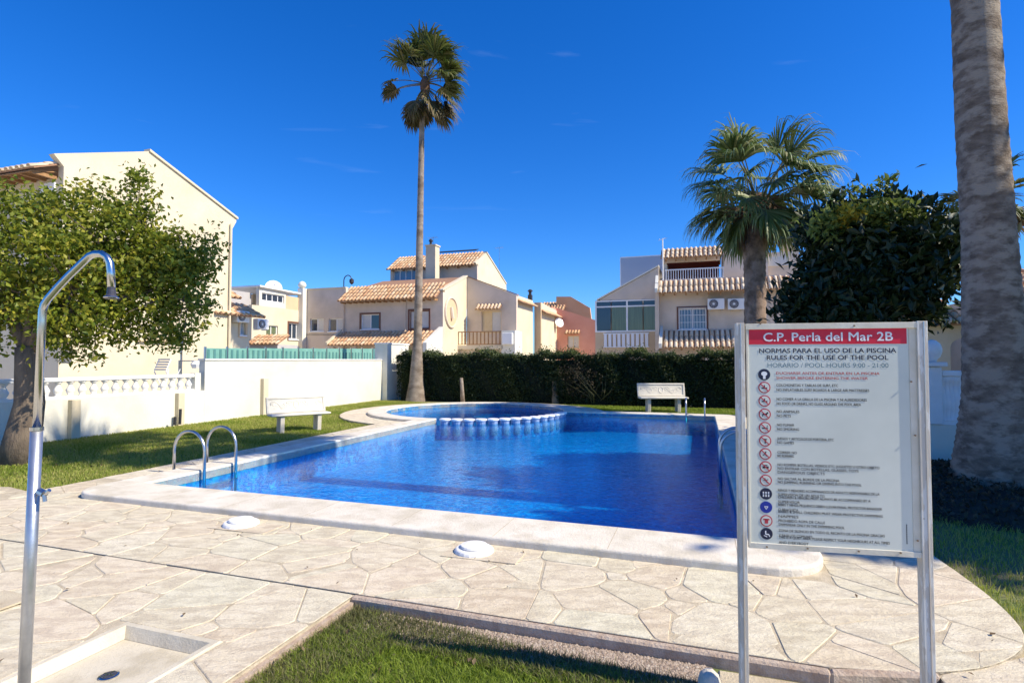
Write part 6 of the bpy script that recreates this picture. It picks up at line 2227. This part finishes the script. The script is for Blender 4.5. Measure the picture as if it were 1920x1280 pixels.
def picto(py, kind):
    cx, cz = sx_(1431.5), sz_(1431.5, py)
    R_ = 10.6 * 2.74 / FPX
    mats_ = ['redline_print', 'panel_white', 'black_print', 'navy_print', 'blue_print', 'white_paint']
    mb = MB()
    def disc(r_, y0, y1, mi, cx_=cx, cz_=cz, n_=24, sx2=1.0, sz2=1.0):
        mb.slab([(cx_ + r_ * cos(2 * pi * k / n_) * sx2, y0, cz_ + r_ * sin(2 * pi * k / n_) * sz2) for k in range(n_)], (0, y1 - y0, 0), mi=mi)
    def bar(x0, z0, x1, z1, w__, mi, y=-.0090):
        d_ = Vector((x1 - x0, 0, z1 - z0)); l = d_.length; d_ /= l
        n_ = Vector((-d_.z, 0, d_.x)) * w__ / 2
        a_ = Vector((cx + x0 * 1, y, cz + z0)); b_ = Vector((cx + x1, y, cz + z1))
        mb.slab([a_ + n_, b_ + n_, b_ - n_, a_ - n_], (0, .001, 0), mi=mi)
    red = kind not in ('shower', 'wc', 'baby', 'quiet')
    if red:
        disc(R_, -.0075, -.0065, 0)
        disc(R_ * .82, -.0080, -.0076, 1)
        y = -.0086
        if kind == 'dog':
            bar(-R_ * .4, .0, R_ * .35, .0, R_ * .3, 2, y); bar(R_ * .25, 0, R_ * .5, R_ * .35, R_ * .25, 2, y); bar(-R_ * .35, 0, -R_ * .35, -R_ * .4, R_ * .12, 2, y); bar(R_ * .25, 0, R_ * .25, -R_ * .4, R_ * .12, 2, y)
        elif kind == 'smoke':
            bar(-R_ * .5, -R_ * .1, R_ * .5, -R_ * .1, R_ * .18, 2, y); bar(R_ * .3, R_ * .1, R_ * .45, R_ * .4, R_ * .1, 2, y)
        elif kind == 'ball':
            bar(0, R_ * .2, 0, -R_ * .45, R_ * .22, 2, y); bar(-R_ * .3, R_ * .3, R_ * .3, R_ * .2, R_ * .18, 2, y)
        elif kind == 'shirt':
            bar(0, R_ * .35, 0, -R_ * .45, R_ * .55, 0, y); bar(-R_ * .5, R_ * .25, R_ * .5, R_ * .25, R_ * .25, 0, y)
        elif kind == 'shoes':
            bar(-R_ * .5, -R_ * .05, -R_ * .05, -R_ * .05, R_ * .35, 2, y); bar(R_ * .1, -R_ * .05, R_ * .5, -R_ * .05, R_ * .35, 2, y); bar(-R_ * .3, R_ * .3, R_ * .3, R_ * .3, R_ * .15, 2, y)
        elif kind == 'jump':
            bar(-R_ * .2, R_ * .4, 0, -R_ * .1, R_ * .2, 2, y); bar(0, -R_ * .1, R_ * .35, -R_ * .45, R_ * .14, 2, y); bar(-R_ * .4, 0, R_ * .4, R_ * .15, R_ * .12, 2, y)
        elif kind == 'run':
            bar(R_ * .1, R_ * .4, -R_ * .1, -R_ * .05, R_ * .2, 2, y); bar(-R_ * .1, -R_ * .05, R_ * .25, -R_ * .4, R_ * .12, 2, y); bar(-R_ * .1, -R_ * .05, -R_ * .45, -R_ * .3, R_ * .12, 2, y)
        else:
            bar(-R_ * .45, -R_ * .1, R_ * .45, -R_ * .1, R_ * .22, 2, y); bar(0, -R_ * .05, 0, R_ * .4, R_ * .18, 2, y)
        if kind != 'shirt':
            bar(-R_ * .62, R_ * .62, R_ * .62, -R_ * .62, R_ * .16, 0, -.0094)
    else:
        disc(R_, -.0075, -.0065, 4 if kind == 'baby' else 3)
        y = -.0085
        if kind == 'shower':
            disc(R_ * .5, -.0083, -.0076, 5, cx, cz + R_ * .15, 16, 1, .8); bar(0, 0, 0, -R_ * .75, R_ * .42, 5, y - .0006)
        elif kind == 'wc':
            for q in (-.42, 0, .42):
                bar(R_ * q, R_ * .35, R_ * q, -R_ * .5, R_ * .22, 5, y)
            bar(-R_ * .7, 0, R_ * .7, 0, R_ * .08, 3, y - .001)
        elif kind == 'baby':
            bar(-R_ * .3, R_ * .1, R_ * .3, R_ * .1, R_ * .10, 5, y); bar(-R_ * .28, R_ * .1, 0, -R_ * .35, R_ * .1, 5, y); bar(R_ * .28, R_ * .1, 0, -R_ * .35, R_ * .1, 5, y)
        else:
            bar(-R_ * .15, R_ * .5, -R_ * .15, -R_ * .1, R_ * .2, 5, y); bar(-R_ * .15, -R_ * .1, R_ * .35, -R_ * .1, R_ * .18, 5, y); bar(R_ * .35, -R_ * .1, R_ * .5, -R_ * .5, R_ * .15, 5, y)
            bar(-R_ * .45, -R_ * .3, R_ * .1, -R_ * .55, R_ * .12, 5, y)
    ob_ = build('pictogram', mb, mats_, pn, 'local')
    bpy_fix(ob_)
for py, k_ in ((702, 'shower'), (726, 'mat'), (751, 'food'), (776, 'dog'), (801, 'smoke'), (825.5, 'ball'), (850, 'run'), (874.5, 'shoes'), (899.5, 'jump'), (924.5, 'wc'), (949.5, 'baby'), (975, 'shirt'), (999, 'quiet')):
    picto(py, k_)
for px, py in ((1431, 1022.5), (1506, 1025.5), (1600, 1031), (1677, 1034), (1709, 1011), (1721, 970), (1704, 715), (1600, 611), (1709, 815), (1425, 607)):
    c_ = Vector((sx_(px), -.014, sz_(px, py)))
    build('screw', MB().tube([c_, c_ - Vector((0, .004, 0))], .0042, 8), 'screw', t, 'local')
t_feet = []
for s_ in (-1, 1):
    build('post_foot', MB().box(s_ * hw - .05, s_ * hw + .05, -.05, .06, -.002, .012), 'concrete', t, 'local')
